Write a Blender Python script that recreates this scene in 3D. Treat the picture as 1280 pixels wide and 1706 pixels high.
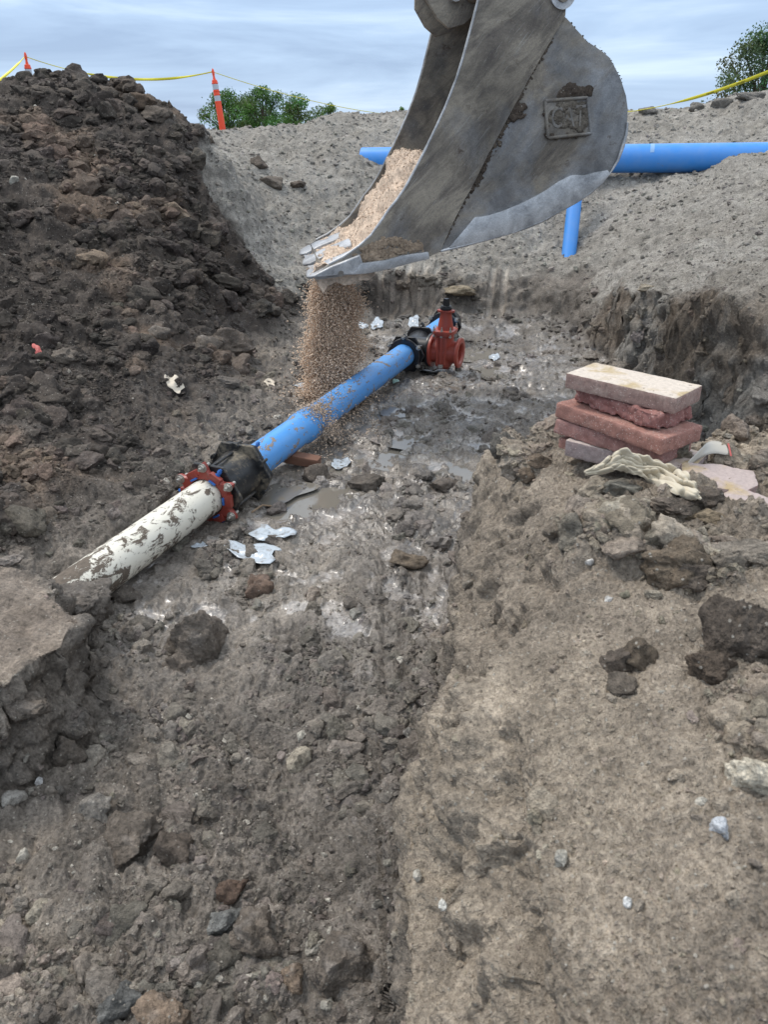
import bpy, bmesh, math, random
import numpy as np
from mathutils import Vector, Matrix
C = bpy.context; SC = C.scene; COL = SC.collection
for o in list(bpy.data.objects): bpy.data.objects.remove(o)
R = math.radians
rng = np.random.default_rng(7); random.seed(7)

# ------------------------------------------------------------------ camera
PITCH = R(27.0); FPX = 1218.0; CZ = 2.2          # FPX: focal length for a 1706 px tall picture
cd = bpy.data.cameras.new('camera'); cam = bpy.data.objects.new('camera', cd); COL.objects.link(cam)
cam.location = (0, 0, CZ); cam.rotation_euler = (R(90) - PITCH, 0, 0)
cd.sensor_fit = 'VERTICAL'; cd.sensor_height = 9.8; cd.sensor_width = 9.8; cd.lens = 9.8 * FPX / 1706
cd.clip_start = 0.05; cd.clip_end = 3000
cd.dof.use_dof = True; cd.dof.focus_distance = 5.0; cd.dof.aperture_fstop = 1.9
SC.camera = cam
# ------------------------------------------------------------------ light
SUN_EL, SUN_AZ = R(58), R(-55)                    # azimuth measured clockwise from +Y
SC.world = w = bpy.data.worlds.new('World'); w.use_nodes = True
nt = w.node_tree; nt.nodes.clear()
def wn(t, **k):
    n = nt.nodes.new(t)
    for a, b in k.items(): setattr(n, a, b)
    return n
out = wn('ShaderNodeOutputWorld'); bg = wn('ShaderNodeBackground'); bg.inputs[1].default_value = 0.12
sky = wn('ShaderNodeTexSky', sky_type='NISHITA', sun_disc=False); sky.sun_elevation = SUN_EL; sky.sun_rotation = SUN_AZ
tc = wn('ShaderNodeTexCoord'); mp = wn('ShaderNodeMapping'); mp.inputs['Scale'].default_value = (1.3, 1.3, 12)
mp.inputs['Rotation'].default_value = (R(3), R(-4), R(20))
n1 = wn('ShaderNodeTexNoise'); n1.inputs['Scale'].default_value = 1.7; n1.inputs['Detail'].default_value = 6; n1.inputs['Roughness'].default_value = .56
n1.inputs['Distortion'].default_value = .4
cr = wn('ShaderNodeValToRGB'); e = cr.color_ramp.elements
e[0].position = .37; e[0].color = (2.2, 3.0, 4.4, 1); e[1].position = .69; e[1].color = (4.6, 5.6, 6.7, 1)
m_ = e.new(.52); m_.color = (3.0, 4.0, 5.5, 1)
sx = wn('ShaderNodeSeparateXYZ'); mr = wn('ShaderNodeMapRange'); mr.inputs[1].default_value = .18; mr.inputs[2].default_value = .6; mr.inputs[3].default_value = 0.0; mr.inputs[4].default_value = 1.0
glow = wn('ShaderNodeMixRGB', blend_type='MIX'); glow.inputs[2].default_value = (8.2, 8.8, 9.4, 1)
mg = wn('ShaderNodeMath', operation='MULTIPLY'); mg.inputs[1].default_value = .9
mix = wn('ShaderNodeMixRGB'); mix.inputs[0].default_value = .9
L = nt.links.new
L(tc.outputs['Generated'], mp.inputs[0]); L(mp.outputs[0], n1.inputs[0]); L(n1.outputs[0], cr.inputs[0])
L(tc.outputs['Generated'], sx.inputs[0]); L(sx.outputs[2], mr.inputs[0]); L(mr.outputs[0], mg.inputs[0])
L(mg.outputs[0], glow.inputs[0]); L(cr.outputs[0], glow.inputs[1])
L(sky.outputs[0], mix.inputs[1]); L(glow.outputs[0], mix.inputs[2]); L(mix.outputs[0], bg.inputs[0]); L(bg.outputs[0], out.inputs[0])
sd = bpy.data.lights.new('sun', 'SUN'); so = bpy.data.objects.new('sun', sd); COL.objects.link(so)
sd.energy = 1.5; sd.angle = R(14); sd.color = (1, .92, .82)
so.rotation_euler = (R(90) - SUN_EL, 0, -SUN_AZ + math.pi)
so.rotation_euler = Vector((math.sin(SUN_AZ)*math.cos(SUN_EL), math.cos(SUN_AZ)*math.cos(SUN_EL), math.sin(SUN_EL))).to_track_quat('Z', 'Y').to_euler()
vs = SC.view_settings; vs.view_transform = 'Standard'; vs.look = 'None'; vs.gamma = 1; vs.use_curve_mapping = False; vs.exposure = 0.55

# ------------------------------------------------------------------ helpers
CP, SP = math.cos(PITCH), math.sin(PITCH)
def ray(px, py):
    u = (px - 640) / FPX; v = (853 - py) / FPX
    return Vector((u, CP + v * SP, -SP + v * CP))
def at(px, py, d): return Vector((0, 0, CZ)) + ray(px, py) * d          # point at depth d
def onz(px, py, z):
    r = ray(px, py); return Vector((0, 0, CZ)) + r * ((z - CZ) / r.z)
def proj(P):
    P = np.asarray(P); d = P[..., 1] * CP - (P[..., 2] - CZ) * SP
    u = P[..., 0] / d; v = (P[..., 1] * SP + (P[..., 2] - CZ) * CP) / d
    return 640 + FPX * u, 853 - FPX * v, d
def tag(o, label=None, cat=None, group=None, kind=None):
    if label: o['label'] = label
    if cat: o['category'] = cat
    if group: o['group'] = group
    if kind: o['kind'] = kind
    return o
def empty(name, loc, label=None, cat=None, group=None, rz=0):
    o = bpy.data.objects.new(name, None); COL.objects.link(o); o.location = loc; o.rotation_euler.z = rz
    o.empty_display_size = .1
    return tag(o, label, cat, group)
def from_arrays(name, V, F, mats, parent=None, smooth=True, attrs=None, cols=None):
    """V (n,3), F (m,k) with constant k, or list of lists"""
    me = bpy.data.meshes.new(name); V = np.asarray(V, np.float32)
    if isinstance(F, np.ndarray):
        k = F.shape[1]; m = F.shape[0]
        me.vertices.add(len(V)); me.vertices.foreach_set('co', V.ravel())
        me.loops.add(m * k); me.loops.foreach_set('vertex_index', F.astype(np.int32).ravel())
        me.polygons.add(m); me.polygons.foreach_set('loop_start', np.arange(0, m * k, k, dtype=np.int32))
        me.update(calc_edges=True)
    else:
        me.from_pydata([tuple(v) for v in V], [], F); me.update()
    me.polygons.foreach_set('use_smooth', np.full(len(me.polygons), smooth, dtype=bool))
    for a, arr in (attrs or {}).items():
        t = me.attributes.new(a, 'FLOAT', 'POINT'); t.data.foreach_set('value', np.asarray(arr, np.float32))
    for a, arr in (cols or {}).items():
        t = me.attributes.new(a, 'FLOAT_COLOR', 'POINT')
        c = np.ones((len(V), 4), np.float32); c[:, :3] = arr; t.data.foreach_set('color', c.ravel())
    for mt in (mats if isinstance(mats, list) else [mats]): me.materials.append(mt)
    o = bpy.data.objects.new(name, me); COL.objects.link(o)
    if parent: o.parent = parent
    return o

# ------------------------------------------------------------------ numpy noise
_perm = rng.permutation(256).astype(np.int32); _perm = np.concatenate([_perm, _perm])
_g = rng.normal(size=(256, 3)).astype(np.float32); _g /= np.linalg.norm(_g, axis=1)[:, None]
def noise3(P, s=1.0, off=0.0):
    P = np.asarray(P, np.float32) / s + np.float32(off)
    i = np.floor(P).astype(np.int32); f = P - i; i &= 255
    u = f * f * f * (f * (f * 6 - 15) + 10)
    r = np.zeros(len(P), np.float32)
    for dx in (0, 1):
        wx = u[:, 0] if dx else 1 - u[:, 0]
        hx = _perm[(i[:, 0] + dx) & 255]
        for dy in (0, 1):
            wy = u[:, 1] if dy else 1 - u[:, 1]
            hy = _perm[hx + ((i[:, 1] + dy) & 255)]
            for dz in (0, 1):
                wz = u[:, 2] if dz else 1 - u[:, 2]
                g = _g[_perm[hy + ((i[:, 2] + dz) & 255)]]
                r += wx * wy * wz * (g[:, 0] * (f[:, 0] - dx) + g[:, 1] * (f[:, 1] - dy) + g[:, 2] * (f[:, 2] - dz))
    return r * 1.6
def fbm(P, s, o=3, off=0.0, k=.5):
    r = 0; a = 1
    for j in range(o): r = r + a * noise3(P, s, off + 13.7 * j); s *= .5; a *= k
    return r
def ss(x, a, b):
    t = np.clip((x - a) / (b - a), 0, 1); return t * t * (3 - 2 * t)

# ------------------------------------------------------------------ terrain height fields
def rbf(pts):
    pts = np.array(pts, float); X = pts[:, :2]; n = len(X)
    def ph(r2): return .5 * r2 * np.log(r2 + 1e-9)
    d = ((X[:, None] - X[None]) ** 2).sum(-1)
    A = np.zeros((n + 3, n + 3)); A[:n, :n] = ph(d) + np.eye(n) * .02
    A[:n, n] = 1; A[:n, n + 1:] = X; A[n, :n] = 1; A[n + 1:, :n] = X.T
    wts = np.linalg.solve(A, np.concatenate([pts[:, 2], [0, 0, 0]]))
    def f(x, y):
        r = wts[n] + wts[n + 1] * x + wts[n + 2] * y
        for k in range(n): r = r + wts[k] * ph((x - X[k, 0]) ** 2 + (y - X[k, 1]) ** 2)
        return r
    return f
Dp = lambda l: [tuple(at(*q)) for q in l]        # (px, py, depth)
Zp = lambda l: [tuple(onz(*q)) for q in l]       # (px, py, z)
ctrl = Zp([(450,1690,0),(200,1650,.05),(0,1650,.1),(-250,1600,.12),(600,1400,0),(300,1300,0),(50,1350,.03),(400,1150,0),(200,1180,.0),(600,1050,0),
  (450,1000,0),(300,980,.0),(200,960,.03),(600,900,0),(700,850,0),(500,830,-.02),(750,780,0),(600,700,0),(800,650,.0),(700,640,0),(900,620,.03),
  (850,580,0),(950,560,.05),(650,560,0),(560,620,0),(600,540,.03),(800,530,.03),(900,1200,0),(1200,1100,0),(1000,800,0),(1200,800,0),(400,740,.02),(520,660,.0)])
ctrl += Dp([(0,880,4.1),(0,760,4.7),(0,600,5.7),(0,450,6.9),(0,300,7.8),(0,196,8.6),(50,163,9.0),(-150,158,8.5),(-150,300,7.4),(-200,600,5.2),(-250,850,4),
  (150,820,4.55),(150,700,5.3),(150,580,6.2),(150,450,7.2),(150,300,8.2),(150,210,8.8),(140,156,9.1),(300,740,5.35),(300,640,6.2),(300,560,7.0),(300,450,7.8),
  (300,350,8.5),(290,256,9.0),(220,182,9.3),(420,460,9),(480,520,9.3),(400,560,8.1),(430,620,7.3),(480,590,8.1),(500,480,9.9),(400,380,9.7),(350,245,9.8),
  (450,300,11.5),(450,400,10.6),(550,350,11.3),(550,440,10.5),(330,218,13),(450,215,13.5),(560,197,14),(640,192,14),(400,255,12.3),(590,268,12.1),(550,258,12.3),(650,302,12.1),(700,300,12.2),(700,420,10.9),
  (850,300,12),(850,400,11.1),(950,430,10.7),(1000,300,11.8),(1100,305,11.2),(1050,190,14.5),(1150,184,14.2),(1280,158,13.5),(1280,225,12.2),(1150,230,13),(900,190,14.5),(750,190,14.5),
  (1280,320,9.0),(1280,420,6.8),(1280,505,5.3),(1150,420,8),(1150,495,6.4),(1040,475,8.2),(1000,440,10),(1100,350,10),(1500,420,6),(1500,250,8.5),(1500,160,12),(1500,510,4.6)])
ctrl += [(x, y, z) for x, y, z in ((-9,11,2.2),(-6,14,2.0),(-2,19,1.6),(4,19,1.8),(9,18,2.2),(-12,4,2.3),(14,10,2.2),(14,18,2.0),(-12,20,1.6),(0,24,1.2),(-6,1,.6),(-3.5,-1,.2),(0,-2,0),(3,-1,0))]
fA = rbf(ctrl)
bench_pts = Dp([(1000,900,2.1),(1200,900,2.02),(1280,1100,1.55),(1000,1200,1.5),(800,1200,1.7),(740,1200,1.78),(900,1500,1.25),(1200,1500,1.1),(1280,1690,.97),
  (700,1600,1.28),(680,1450,1.45),(850,960,2.2),(780,985,2.32),(850,800,2.8),(880,740,2.95),(1000,790,2.66),(1180,745,2.85),(1280,742,2.9),(1100,1000,1.85),(1280,950,1.9),(950,1050,1.85),(1500,900,1.95),(1500,1300,1.3)])
bench_pts += [(3,-1,1.25),(0.6,-1,.9),(5,2,1.2),(4,0,1.3)]
fC = rbf(bench_pts)
class Grid:
    def __init__(s, f, x0, x1, y0, y1, h):
        s.x0, s.y0, s.h = x0, y0, h; gx = np.arange(x0, x1 + h, h); gy = np.arange(y0, y1 + h, h)
        X, Y = np.meshgrid(gx, gy); s.Z = f(X, Y); s.n = s.Z.shape
    def __call__(s, x, y):
        a = np.clip((np.asarray(x) - s.x0) / s.h, 0, s.n[1] - 1.001); b = np.clip((np.asarray(y) - s.y0) / s.h, 0, s.n[0] - 1.001)
        i = a.astype(int); j = b.astype(int); a = a - i; b = b - j; Z = s.Z
        return (Z[j, i] * (1 - a) + Z[j, i + 1] * a) * (1 - b) + (Z[j + 1, i] * (1 - a) + Z[j + 1, i + 1] * a) * b
def sdist(poly):
    poly = np.array(poly, float)[:, :2]
    def f(X, Y):                                   # signed distance, positive inside
        d = np.full(X.shape, 1e9); ins = np.zeros(X.shape, bool); n = len(poly)
        for k in range(n):
            a = poly[k]; b = poly[(k + 1) % n]; e = b - a
            t = np.clip(((X - a[0]) * e[0] + (Y - a[1]) * e[1]) / (e @ e), 0, 1)
            d = np.minimum(d, (X - a[0] - t * e[0]) ** 2 + (Y - a[1] - t * e[1]) ** 2)
            c = ((a[1] > Y) != (b[1] > Y)) & (X < (b[0] - a[0]) * (Y - a[1]) / (b[1] - a[1] + 1e-12) + a[0])
            ins ^= c
        return np.sqrt(d) * np.where(ins, 1, -1)
    return f
bank_edge = Dp([(560,470,10.3),(620,452,10.45),(700,447,10.5),(800,445,10.5),(900,448,10.4),(970,465,9.9),(1005,485,8.9),(1030,500,8.1),(1100,508,7),(1180,512,6.0),(1280,518,5.1),(1500,515,4.0)])
pit = bank_edge + [(5.5, 2.5, 0), (1.2, 3.4, 0), (-.2, 5, 0), (.1, 9, 0)]
bench_edge = [tuple(onz(a, b, .64)) for a, b in ((652,1706),(664,1440),(688,1260),(733,1110),(762,985),(800,900),(822,800),(845,745))]
bench = [(0.0, -2.5, 0), (0.0, .3, 0)] + bench_edge + [tuple(onz(900,722,1.0)), tuple(onz(1060,742,1.0)), tuple(onz(1180,738,1.0)), tuple(onz(1280,742,1.0)), (3.6, 3.1, 0), (6, 3.4, 0), (7, -1.5, 0)]
block = [tuple(onz(a, b, .34)) for a, b in ((-60,960),(40,972),(105,1000),(158,1062),(140,1110),(70,1150),(0,1205),(-150,1300),(-500,1300),(-500,1000))]
gA = Grid(fA, -16, 16, -2, 26, .08); gC = Grid(fC, -1, 8, -2, 5, .05)
sP = Grid(sdist(pit), -1, 7, 2, 13, .04); sB = Grid(sdist(bench), -2, 8, -2, 5, .02); sL = Grid(sdist(block), -5, 0, .5, 5, .02)
# pipe axis
PA = Vector((-1.60, 3.05, .165)); PB = Vector((.88, 9.4, .165)); PD = (PB - PA).normalized()
puddles = [(onz(495,832,0), .42, .20, .5), (onz(440,815,0), .30, .18, .3), (onz(840,582,0), .75, .28, .0), (onz(640,690,0), .5, .2, .9), (onz(665,745,0), .45, .14, 1.1), (onz(790,790,0), .2, .28, .4)]
def regions(x, y):
    """weights: dark mound, gray gravel, bench, block"""
    P = np.stack([x, y, np.zeros_like(x)], -1)
    nz = fbm(P, .9, 3, 3.1); n2 = fbm(P, .25, 3, 8.1)
    A = gA(x, y)
    # boundary between dark mound and the gray spoil: a line in plan
    a = np.array(at(300, 205, 9.6))[:2]; b = np.array(at(545, 560, 8.9))[:2]
    pts = np.array([at(250,190,9.4)[:2], at(345,245,9.9)[:2], at(330,320,9.0)[:2], at(420,400,9.4)[:2], at(500,500,9.6)[:2], at(640,540,9.9)[:2]])
    return nz, n2, A
gray_poly = Dp([(285,208,10.4),(350,250,9.9),(318,300,9.2),(330,350,9.0),(400,400,9.3),(455,440,9.4),(505,500,9.9),(600,470,10.4),(620,452,10.45),(700,447,10.6),(800,445,10.6),(900,448,10.5),(970,465,10),(1005,485,9),(1030,500,8.1),(1100,508,7),(1180,512,6.0),(1280,518,5.1),(1500,515,4.0)]) + [(20, 4, 0), (20, 40, 0), (-14, 40, 0), (-7, 14, 0)]
sG = Grid(sdist(gray_poly), -16, 16, 1, 26, .06)
def base_height(x, y):
    P = np.stack([x, y, np.zeros_like(x)], -1)
    wob = fbm(P, .5, 3, 5.0) * .10 + fbm(P, .12, 2, 9.0) * .03
    A = gA(x, y)
    fl = .02 * fbm(P, .8, 2, 1.0)
    s = sP(x, y) + wob * 1.2
    back = ss(y, 8.4, 9.6)
    H = A + (np.minimum(A, fl) - A) * ss(s, -.02, .14 + .25 * back)
    s = sL(x, y) + wob * .5
    H = H + ss(s, -.03, .05) * .42
    s = sB(x, y) + wob * .35
    H = H + .16 * ss(s, -.42, -.0) ** 1.5 * ss(y, 3.0, 2.2)
    Bn = gC(x, y) - (.28 - .14 * ss(y, .9, 1.5) * 0) * ss(s + .4 * wob, .30, -.02) ** 1.2
    side = ss(y, 2.2, 3.2)
    wB = ss(s, -.03 - .2 * side, .012)
    H = H * (1 - wB) + Bn * wB
    for (c, a, b, ang) in puddles:                 # shallow hollows under the puddles
        dx = x - c.x; dy = y - c.y; ca, sa = math.cos(ang), math.sin(ang)
        q = np.sqrt(((dx * ca + dy * sa) / a) ** 2 + ((-dx * sa + dy * ca) / b) ** 2)
        H = H - (.045 if a > .35 and c.x < -.3 or a > .7 else .032) * ss(q, 1.25, .5) * (H < .25)
    return H, wB
# ------------------------------------------------------------------ materials
def mat(name, col=(.5,.5,.5), rough=.6, metal=0, **k):
    m = bpy.data.materials.new(name); m.use_nodes = True; t = m.node_tree; b = t.nodes['Principled BSDF']
    b.inputs['Base Color'].default_value = (*col, 1); b.inputs['Roughness'].default_value = rough; b.inputs['Metallic'].default_value = metal
    for a, v in k.items(): b.inputs[a.replace('_', ' ')].default_value = v
    return m
def N(m, t, **k):
    n = m.node_tree.nodes.new(t)
    for a, b in k.items():
        if a in ('S', 'D', 'Ro', 'Di'): n.inputs[{'S': 'Scale', 'D': 'Detail', 'Ro': 'Roughness', 'Di': 'Distortion'}[a]].default_value = b
        else: setattr(n, a, b)
    return n
def K(m, a, b): m.node_tree.links.new(a, b)
def bs(m): return m.node_tree.nodes['Principled BSDF']
def ramp(m, src, stops, interp='LINEAR'):
    r = N(m, 'ShaderNodeValToRGB'); r.color_ramp.interpolation = interp; e = r.color_ramp.elements
    while len(e) < len(stops): e.new(.5)
    for q, (p, c) in zip(e, stops):
        q.position = p; q.color = (*c, 1) if isinstance(c, tuple) else (c, c, c, 1)
    K(m, src, r.inputs[0]); return r.outputs[0]
def mixc(m, f, a, b, mode='MIX'):
    x = N(m, 'ShaderNodeMixRGB', blend_type=mode)
    for i, v in enumerate((f, a, b)):
        if hasattr(v, 'links'): K(m, v, x.inputs[i])
        else: x.inputs[i].default_value = v if i == 0 else (*v, 1)
    return x.outputs[0]
def noise(m, S, D=4, Ro=.55, Di=0, coord='Object', scale=None):
    n = N(m, 'ShaderNodeTexNoise', S=S, D=D, Ro=Ro, Di=Di); c = N(m, 'ShaderNodeTexCoord')
    if scale:
        p = N(m, 'ShaderNodeMapping'); p.inputs['Scale'].default_value = scale; K(m, c.outputs[coord], p.inputs[0]); K(m, p.outputs[0], n.inputs[0])
    else: K(m, c.outputs[coord], n.inputs[0])
    return n.outputs[0]
def bump(m, h, st=.3, dist=.01, chain=None):
    b = N(m, 'ShaderNodeBump'); b.inputs['Strength'].default_value = st; b.inputs['Distance'].default_value = dist; K(m, h, b.inputs['Height'])
    if chain: K(m, chain, b.inputs['Normal'])
    K(m, b.outputs[0], bs(m).inputs['Normal']); return b.outputs[0]
def soil_mat():
    m = mat('soil'); a = N(m, 'ShaderNodeAttribute', attribute_name='tint'); wt = N(m, 'ShaderNodeAttribute', attribute_name='wet')
    g = N(m, 'ShaderNodeNewGeometry')
    def nz(S, D=4, Ro=.6, Di=0):
        n = N(m, 'ShaderNodeTexNoise', S=S, D=D, Ro=Ro, Di=Di); K(m, g.outputs['Position'], n.inputs[0]); return n.outputs[0]
    n1 = nz(9, 5, .65, .3); n2 = nz(60, 4, .7); n3 = nz(230, 2, .6)
    c = mixc(m, 1, a.outputs['Color'], ramp(m, n1, [(.25, .62), (.5, .97), (.75, 1.42)]), 'MULTIPLY')
    c = mixc(m, 1, c, ramp(m, n2, [(.28, .52), (.5, 1.0), (.72, 1.5)]), 'MULTIPLY')
    v = N(m, 'ShaderNodeTexVoronoi', S=75); K(m, g.outputs['Position'], v.inputs[0])
    sep = N(m, 'ShaderNodeSeparateColor'); K(m, v.outputs['Color'], sep.inputs[0])
    f1 = ramp(m, sep.outputs[0], [(.90, 0.0), (.92, 1.0)]); f2 = ramp(m, v.outputs['Distance'], [(.22, 1.0), (.34, 0.0)])
    ff = mixc(m, 1, f1, f2, 'MULTIPLY')
    ff = mixc(m, 1, ff, ramp(m, wt.outputs['Fac'], [(.1, .75), (.6, .12)]), 'MULTIPLY')
    c = mixc(m, ff, c, (.42, .39, .34)); K(m, c, bs(m).inputs['Base Color'])
    wr = N(m, 'ShaderNodeMath', operation='MULTIPLY_ADD'); K(m, nz(14, 4, .7, .5), wr.inputs[0]); wr.inputs[1].default_value = 1.6; wr.inputs[2].default_value = -.85
    ad = N(m, 'ShaderNodeMath', operation='ADD'); K(m, wr.outputs[0], ad.inputs[0]); K(m, wt.outputs['Fac'], ad.inputs[1])
    K(m, ramp(m, ad.outputs[0], [(.1, .95), (.35, .6), (.6, .3), (.85, .13)]), bs(m).inputs['Roughness'])
    K(m, ramp(m, wt.outputs['Fac'], [(0, .4), (.5, .6), (1.0, 1.0)]), bs(m).inputs['Specular IOR Level'])
    stw = ramp(m, wt.outputs['Fac'], [(.1, .85), (.6, .45), (1.0, .12)]); b1 = N(m, 'ShaderNodeBump'); b1.inputs['Distance'].default_value = .02; K(m, stw, b1.inputs['Strength']); K(m, n2, b1.inputs['Height']); b0 = N(m, 'ShaderNodeBump'); b0.inputs['Distance'].default_value = .05; K(m, mixc(m, 1, stw, (.6, .6, .6), 'MULTIPLY'), b0.inputs['Strength']); K(m, nz(22, 5, .7, .4), b0.inputs['Height']); K(m, b0.outputs[0], b1.inputs['Normal'])
    b2 = N(m, 'ShaderNodeBump'); b2.inputs['Distance'].default_value = .004; K(m, stw, b2.inputs['Strength']); K(m, n3, b2.inputs['Height']); K(m, b1.outputs[0], b2.inputs['Normal'])
    b3 = N(m, 'ShaderNodeBump'); b3.inputs['Distance'].default_value = .006; b3.inputs['Strength'].default_value = .5; K(m, ff, b3.inputs['Height']); K(m, b2.outputs[0], b3.inputs['Normal'])
    K(m, b3.outputs[0], bs(m).inputs['Normal'])
    return m
SOIL = soil_mat()

# ------------------------------------------------------------------ terrain mesh (polar grid round the camera foot)
NA, NR = 1300, 1350
th = np.concatenate([np.linspace(R(-125), R(-50), 70, endpoint=False), np.linspace(R(-50), R(50), NA - 140), np.linspace(R(50), R(125), 71)[1:]])
rr = np.exp(np.concatenate([np.linspace(math.log(.10), math.log(.42), 50, endpoint=False), np.linspace(math.log(.42), math.log(24.0), NR - 50)]))
TH, RR = np.meshgrid(th, rr)
# more rows where the ground is steep: resample every column by arc length
_h = base_height((RR * np.sin(TH)).ravel(), (RR * np.cos(TH)).ravel())[0].reshape(NR, NA)
_m = np.sqrt((np.diff(RR, axis=0) / RR[1:]) ** 2 + (.9 * np.diff(_h, axis=0) / RR[1:]) ** 2) + 1.0 * (np.diff(RR, axis=0) / RR[1:])
_m[:50] *= .12
_c = np.concatenate([np.zeros((1, NA)), np.cumsum(_m, 0)])
_t = _c[-1]; kk = np.exp(-np.linspace(-3, 3, 41) ** 2); _tp = np.pad(_t, 20, mode='edge'); 
for j in range(NA): RR[:, j] = np.exp(np.interp(np.linspace(0, _c[-1, j], NR), _c[:, j], np.log(rr)))
RCOL = RR.copy()
X = (RR * np.sin(TH)).ravel(); Y = (RR * np.cos(TH)).ravel()
H, wB = base_height(X, Y)
def pipe_clear(X, Y, H):
    t = (X - PA.x) * PD.x + (Y - PA.y) * PD.y; d = np.abs((X - PA.x) * PD.y - (Y - PA.y) * PD.x)
    m = ss(d, .30, .14) * ss(t, .12, .5) * ss(t, 7.4, 7.0)
    H = H + (np.minimum(H, .0) - H) * m
    # the mud cap in which the white pipe ends
    e = fbm(np.stack([X, Y, X * 0], -1), .15, 3, 2.2) * .2
    cap = ss(np.sqrt(((t + .52) / .60) ** 2 + (d / .36) ** 2) + e, 1.05, .72)
    return np.maximum(H, H + cap * (.31 - H) * .98 * (H < .31)), m, cap
H, pm, cap = pipe_clear(X, Y, H)
G = H.reshape(NR, NA); PX = X.reshape(NR, NA); PY = Y.reshape(NR, NA)
def normals(PX, PY, G):
    P = np.stack([PX, PY, G], -1); du = np.gradient(P, axis=1); dv = np.gradient(P, axis=0)
    n = np.cross(du, dv); return n / (np.linalg.norm(n, axis=2, keepdims=True) + 1e-12)
n0 = normals(PX, PY, G).reshape(-1, 3)
P = np.stack([X, Y, H], -1).astype(np.float32)
gs = sG(X, Y) + .5 * fbm(P, .7, 3, 4.4)
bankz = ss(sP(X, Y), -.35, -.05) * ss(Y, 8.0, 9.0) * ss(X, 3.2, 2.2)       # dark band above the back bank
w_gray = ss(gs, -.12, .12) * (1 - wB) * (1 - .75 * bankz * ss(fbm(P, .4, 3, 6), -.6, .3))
pitm = ss(sP(X, Y), -.02, .1)
w_gray *= 1 - pitm
A_ = gA(X, Y); leftn = np.minimum(ss(A_, .10, .34), ss(X, 1.0, -.5)) * (1 - wB) * (1 - ss(gs, -.12, .12)) * ss(Y, 2.6, 3.6)
w_mound = leftn; w_floor = np.clip(1 - w_gray - w_mound - wB, 0, 1)
lump = lambda s, off: np.abs(noise3(P, s, off))
lo = fbm(P, 1.1, 2, 31.0)
D = w_mound * (.17 * lump(.62, 1) + .10 * lump(.27, 2) + .055 * lump(.12, 3) + .03 * lump(.055, 4) + .06 * lo - .06)
D += w_floor * (.075 * lump(.42, 5) + .065 * lump(.17, 6) + .042 * lump(.075, 7) + .022 * lump(.035, 8) + .010 * lump(.017, 18) - .055)
D += w_gray * (.14 * lump(.8, 9) + .06 * lump(.28, 10) + .035 * lump(.11, 11) + .022 * lump(.05, 12) + .05 * lo - .04)
rough = ss(.7 * fbm(P, .45, 3, 17.0) + np.minimum(X - .82, .25) * 1.1 + .12 * ss(Y, 1.6, 2.2), .0, .45)
D += wB * ((.04 + .08 * rough) * lump(.32, 13) + (.02 + .055 * rough) * lump(.12, 14) + (.010 + .032 * rough) * lump(.05, 15) + (.012 + .012 * rough) * lump(.022, 16) + .007 * lump(.011, 19) - .038)
# rutted smear of tool teeth on the back bank and on the right wall
steep = 1 - ss(n0[:, 2], .45, .8)
P3 = P + .25 * np.stack([noise3(P, .4, 1.5), noise3(P, .4, 2.5), noise3(P, .4, 3.5)], -1)
D += steep * (.035 * noise3(P3 * np.array([1, 1, .3], np.float32), .13, 3.3) + .07 * noise3(P3 * np.array([1, 1, .5], np.float32), .38, 8.8) + .07 * lump(.2, 5.5) + .04 * lump(.08, 6.5) + .02 * lump(.035, 7.5) - .05)
wetc = .45 * ss(H, .10, -.02) * w_floor
for cx, cy, r_, a_ in ((.15, 5.2, 1.2, .85), (-.35, 4.4, 1.0, .8), (.2, 6.6, 1.6, .75), (1.3, 7.8, 1.5, .7), (.6, 4.2, .8, .85), (-.6, 3.6, .9, .5), (.2, 3.4, .9, .45)):
    wetc = np.maximum(wetc, w_floor * a_ * ss(np.hypot(X - cx, Y - cy) / r_, 1, .35))
wetc = wetc * ss(Y, 2.0, 3.2) + .2 * w_floor * ss(Y, 1.8, 2.6); wetc = np.maximum(wetc, .3 * w_mound * ss(H, .9, .3))
wetc = np.clip(wetc + .5 * wetc * noise3(P, .3, 44.), 0, 1)
slur_sheen = ss(wetc, .42, .7) * ss(noise3(P, .30, 46.) + .7 * noise3(P, .11, 47.) + .4 * noise3(P, .05, 48.), .14, .40)
D *= (1 - .3 * wetc) * (1 - .85 * slur_sheen); D -= .02 * slur_sheen; wetc = np.clip(.8 * wetc + .6 * slur_sheen, 0, 1)
D *= 1 - .45 * pm
D *= 1 - .6 * ss(sL(X, Y), -.02, .12)
groove = np.zeros(len(X))
# tooth grooves
for k, (px0, px1) in enumerate(((636,628),(658,650),(680,664),(706,690),(726,706),(822,814),(842,836))):
    a = at(px0, 452, 10.6); b = at(px1, 506, 10.1)
    ax, ay = a.x, a.y; dx, dy = b.x - a.x, b.y - a.y; l = math.hypot(dx, dy)
    t = ((X - ax) * dx + (Y - ay) * dy) / l; dd = np.abs((X - ax) * dy - (Y - ay) * dx) / l
    gm = ss(dd, .055, .032) * ss(t, -.3, -.1) * ss(t, l + .25, l)
    D = D * (1 - gm * .85) - .05 * gm; groove = np.maximum(groove, gm)
P2 = P + (n0 * D[:, None]).astype(np.float32)
NRM = normals(P2[:, 0].reshape(NR, NA), P2[:, 1].reshape(NR, NA), P2[:, 2].reshape(NR, NA)).reshape(-1, 3)
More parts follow.
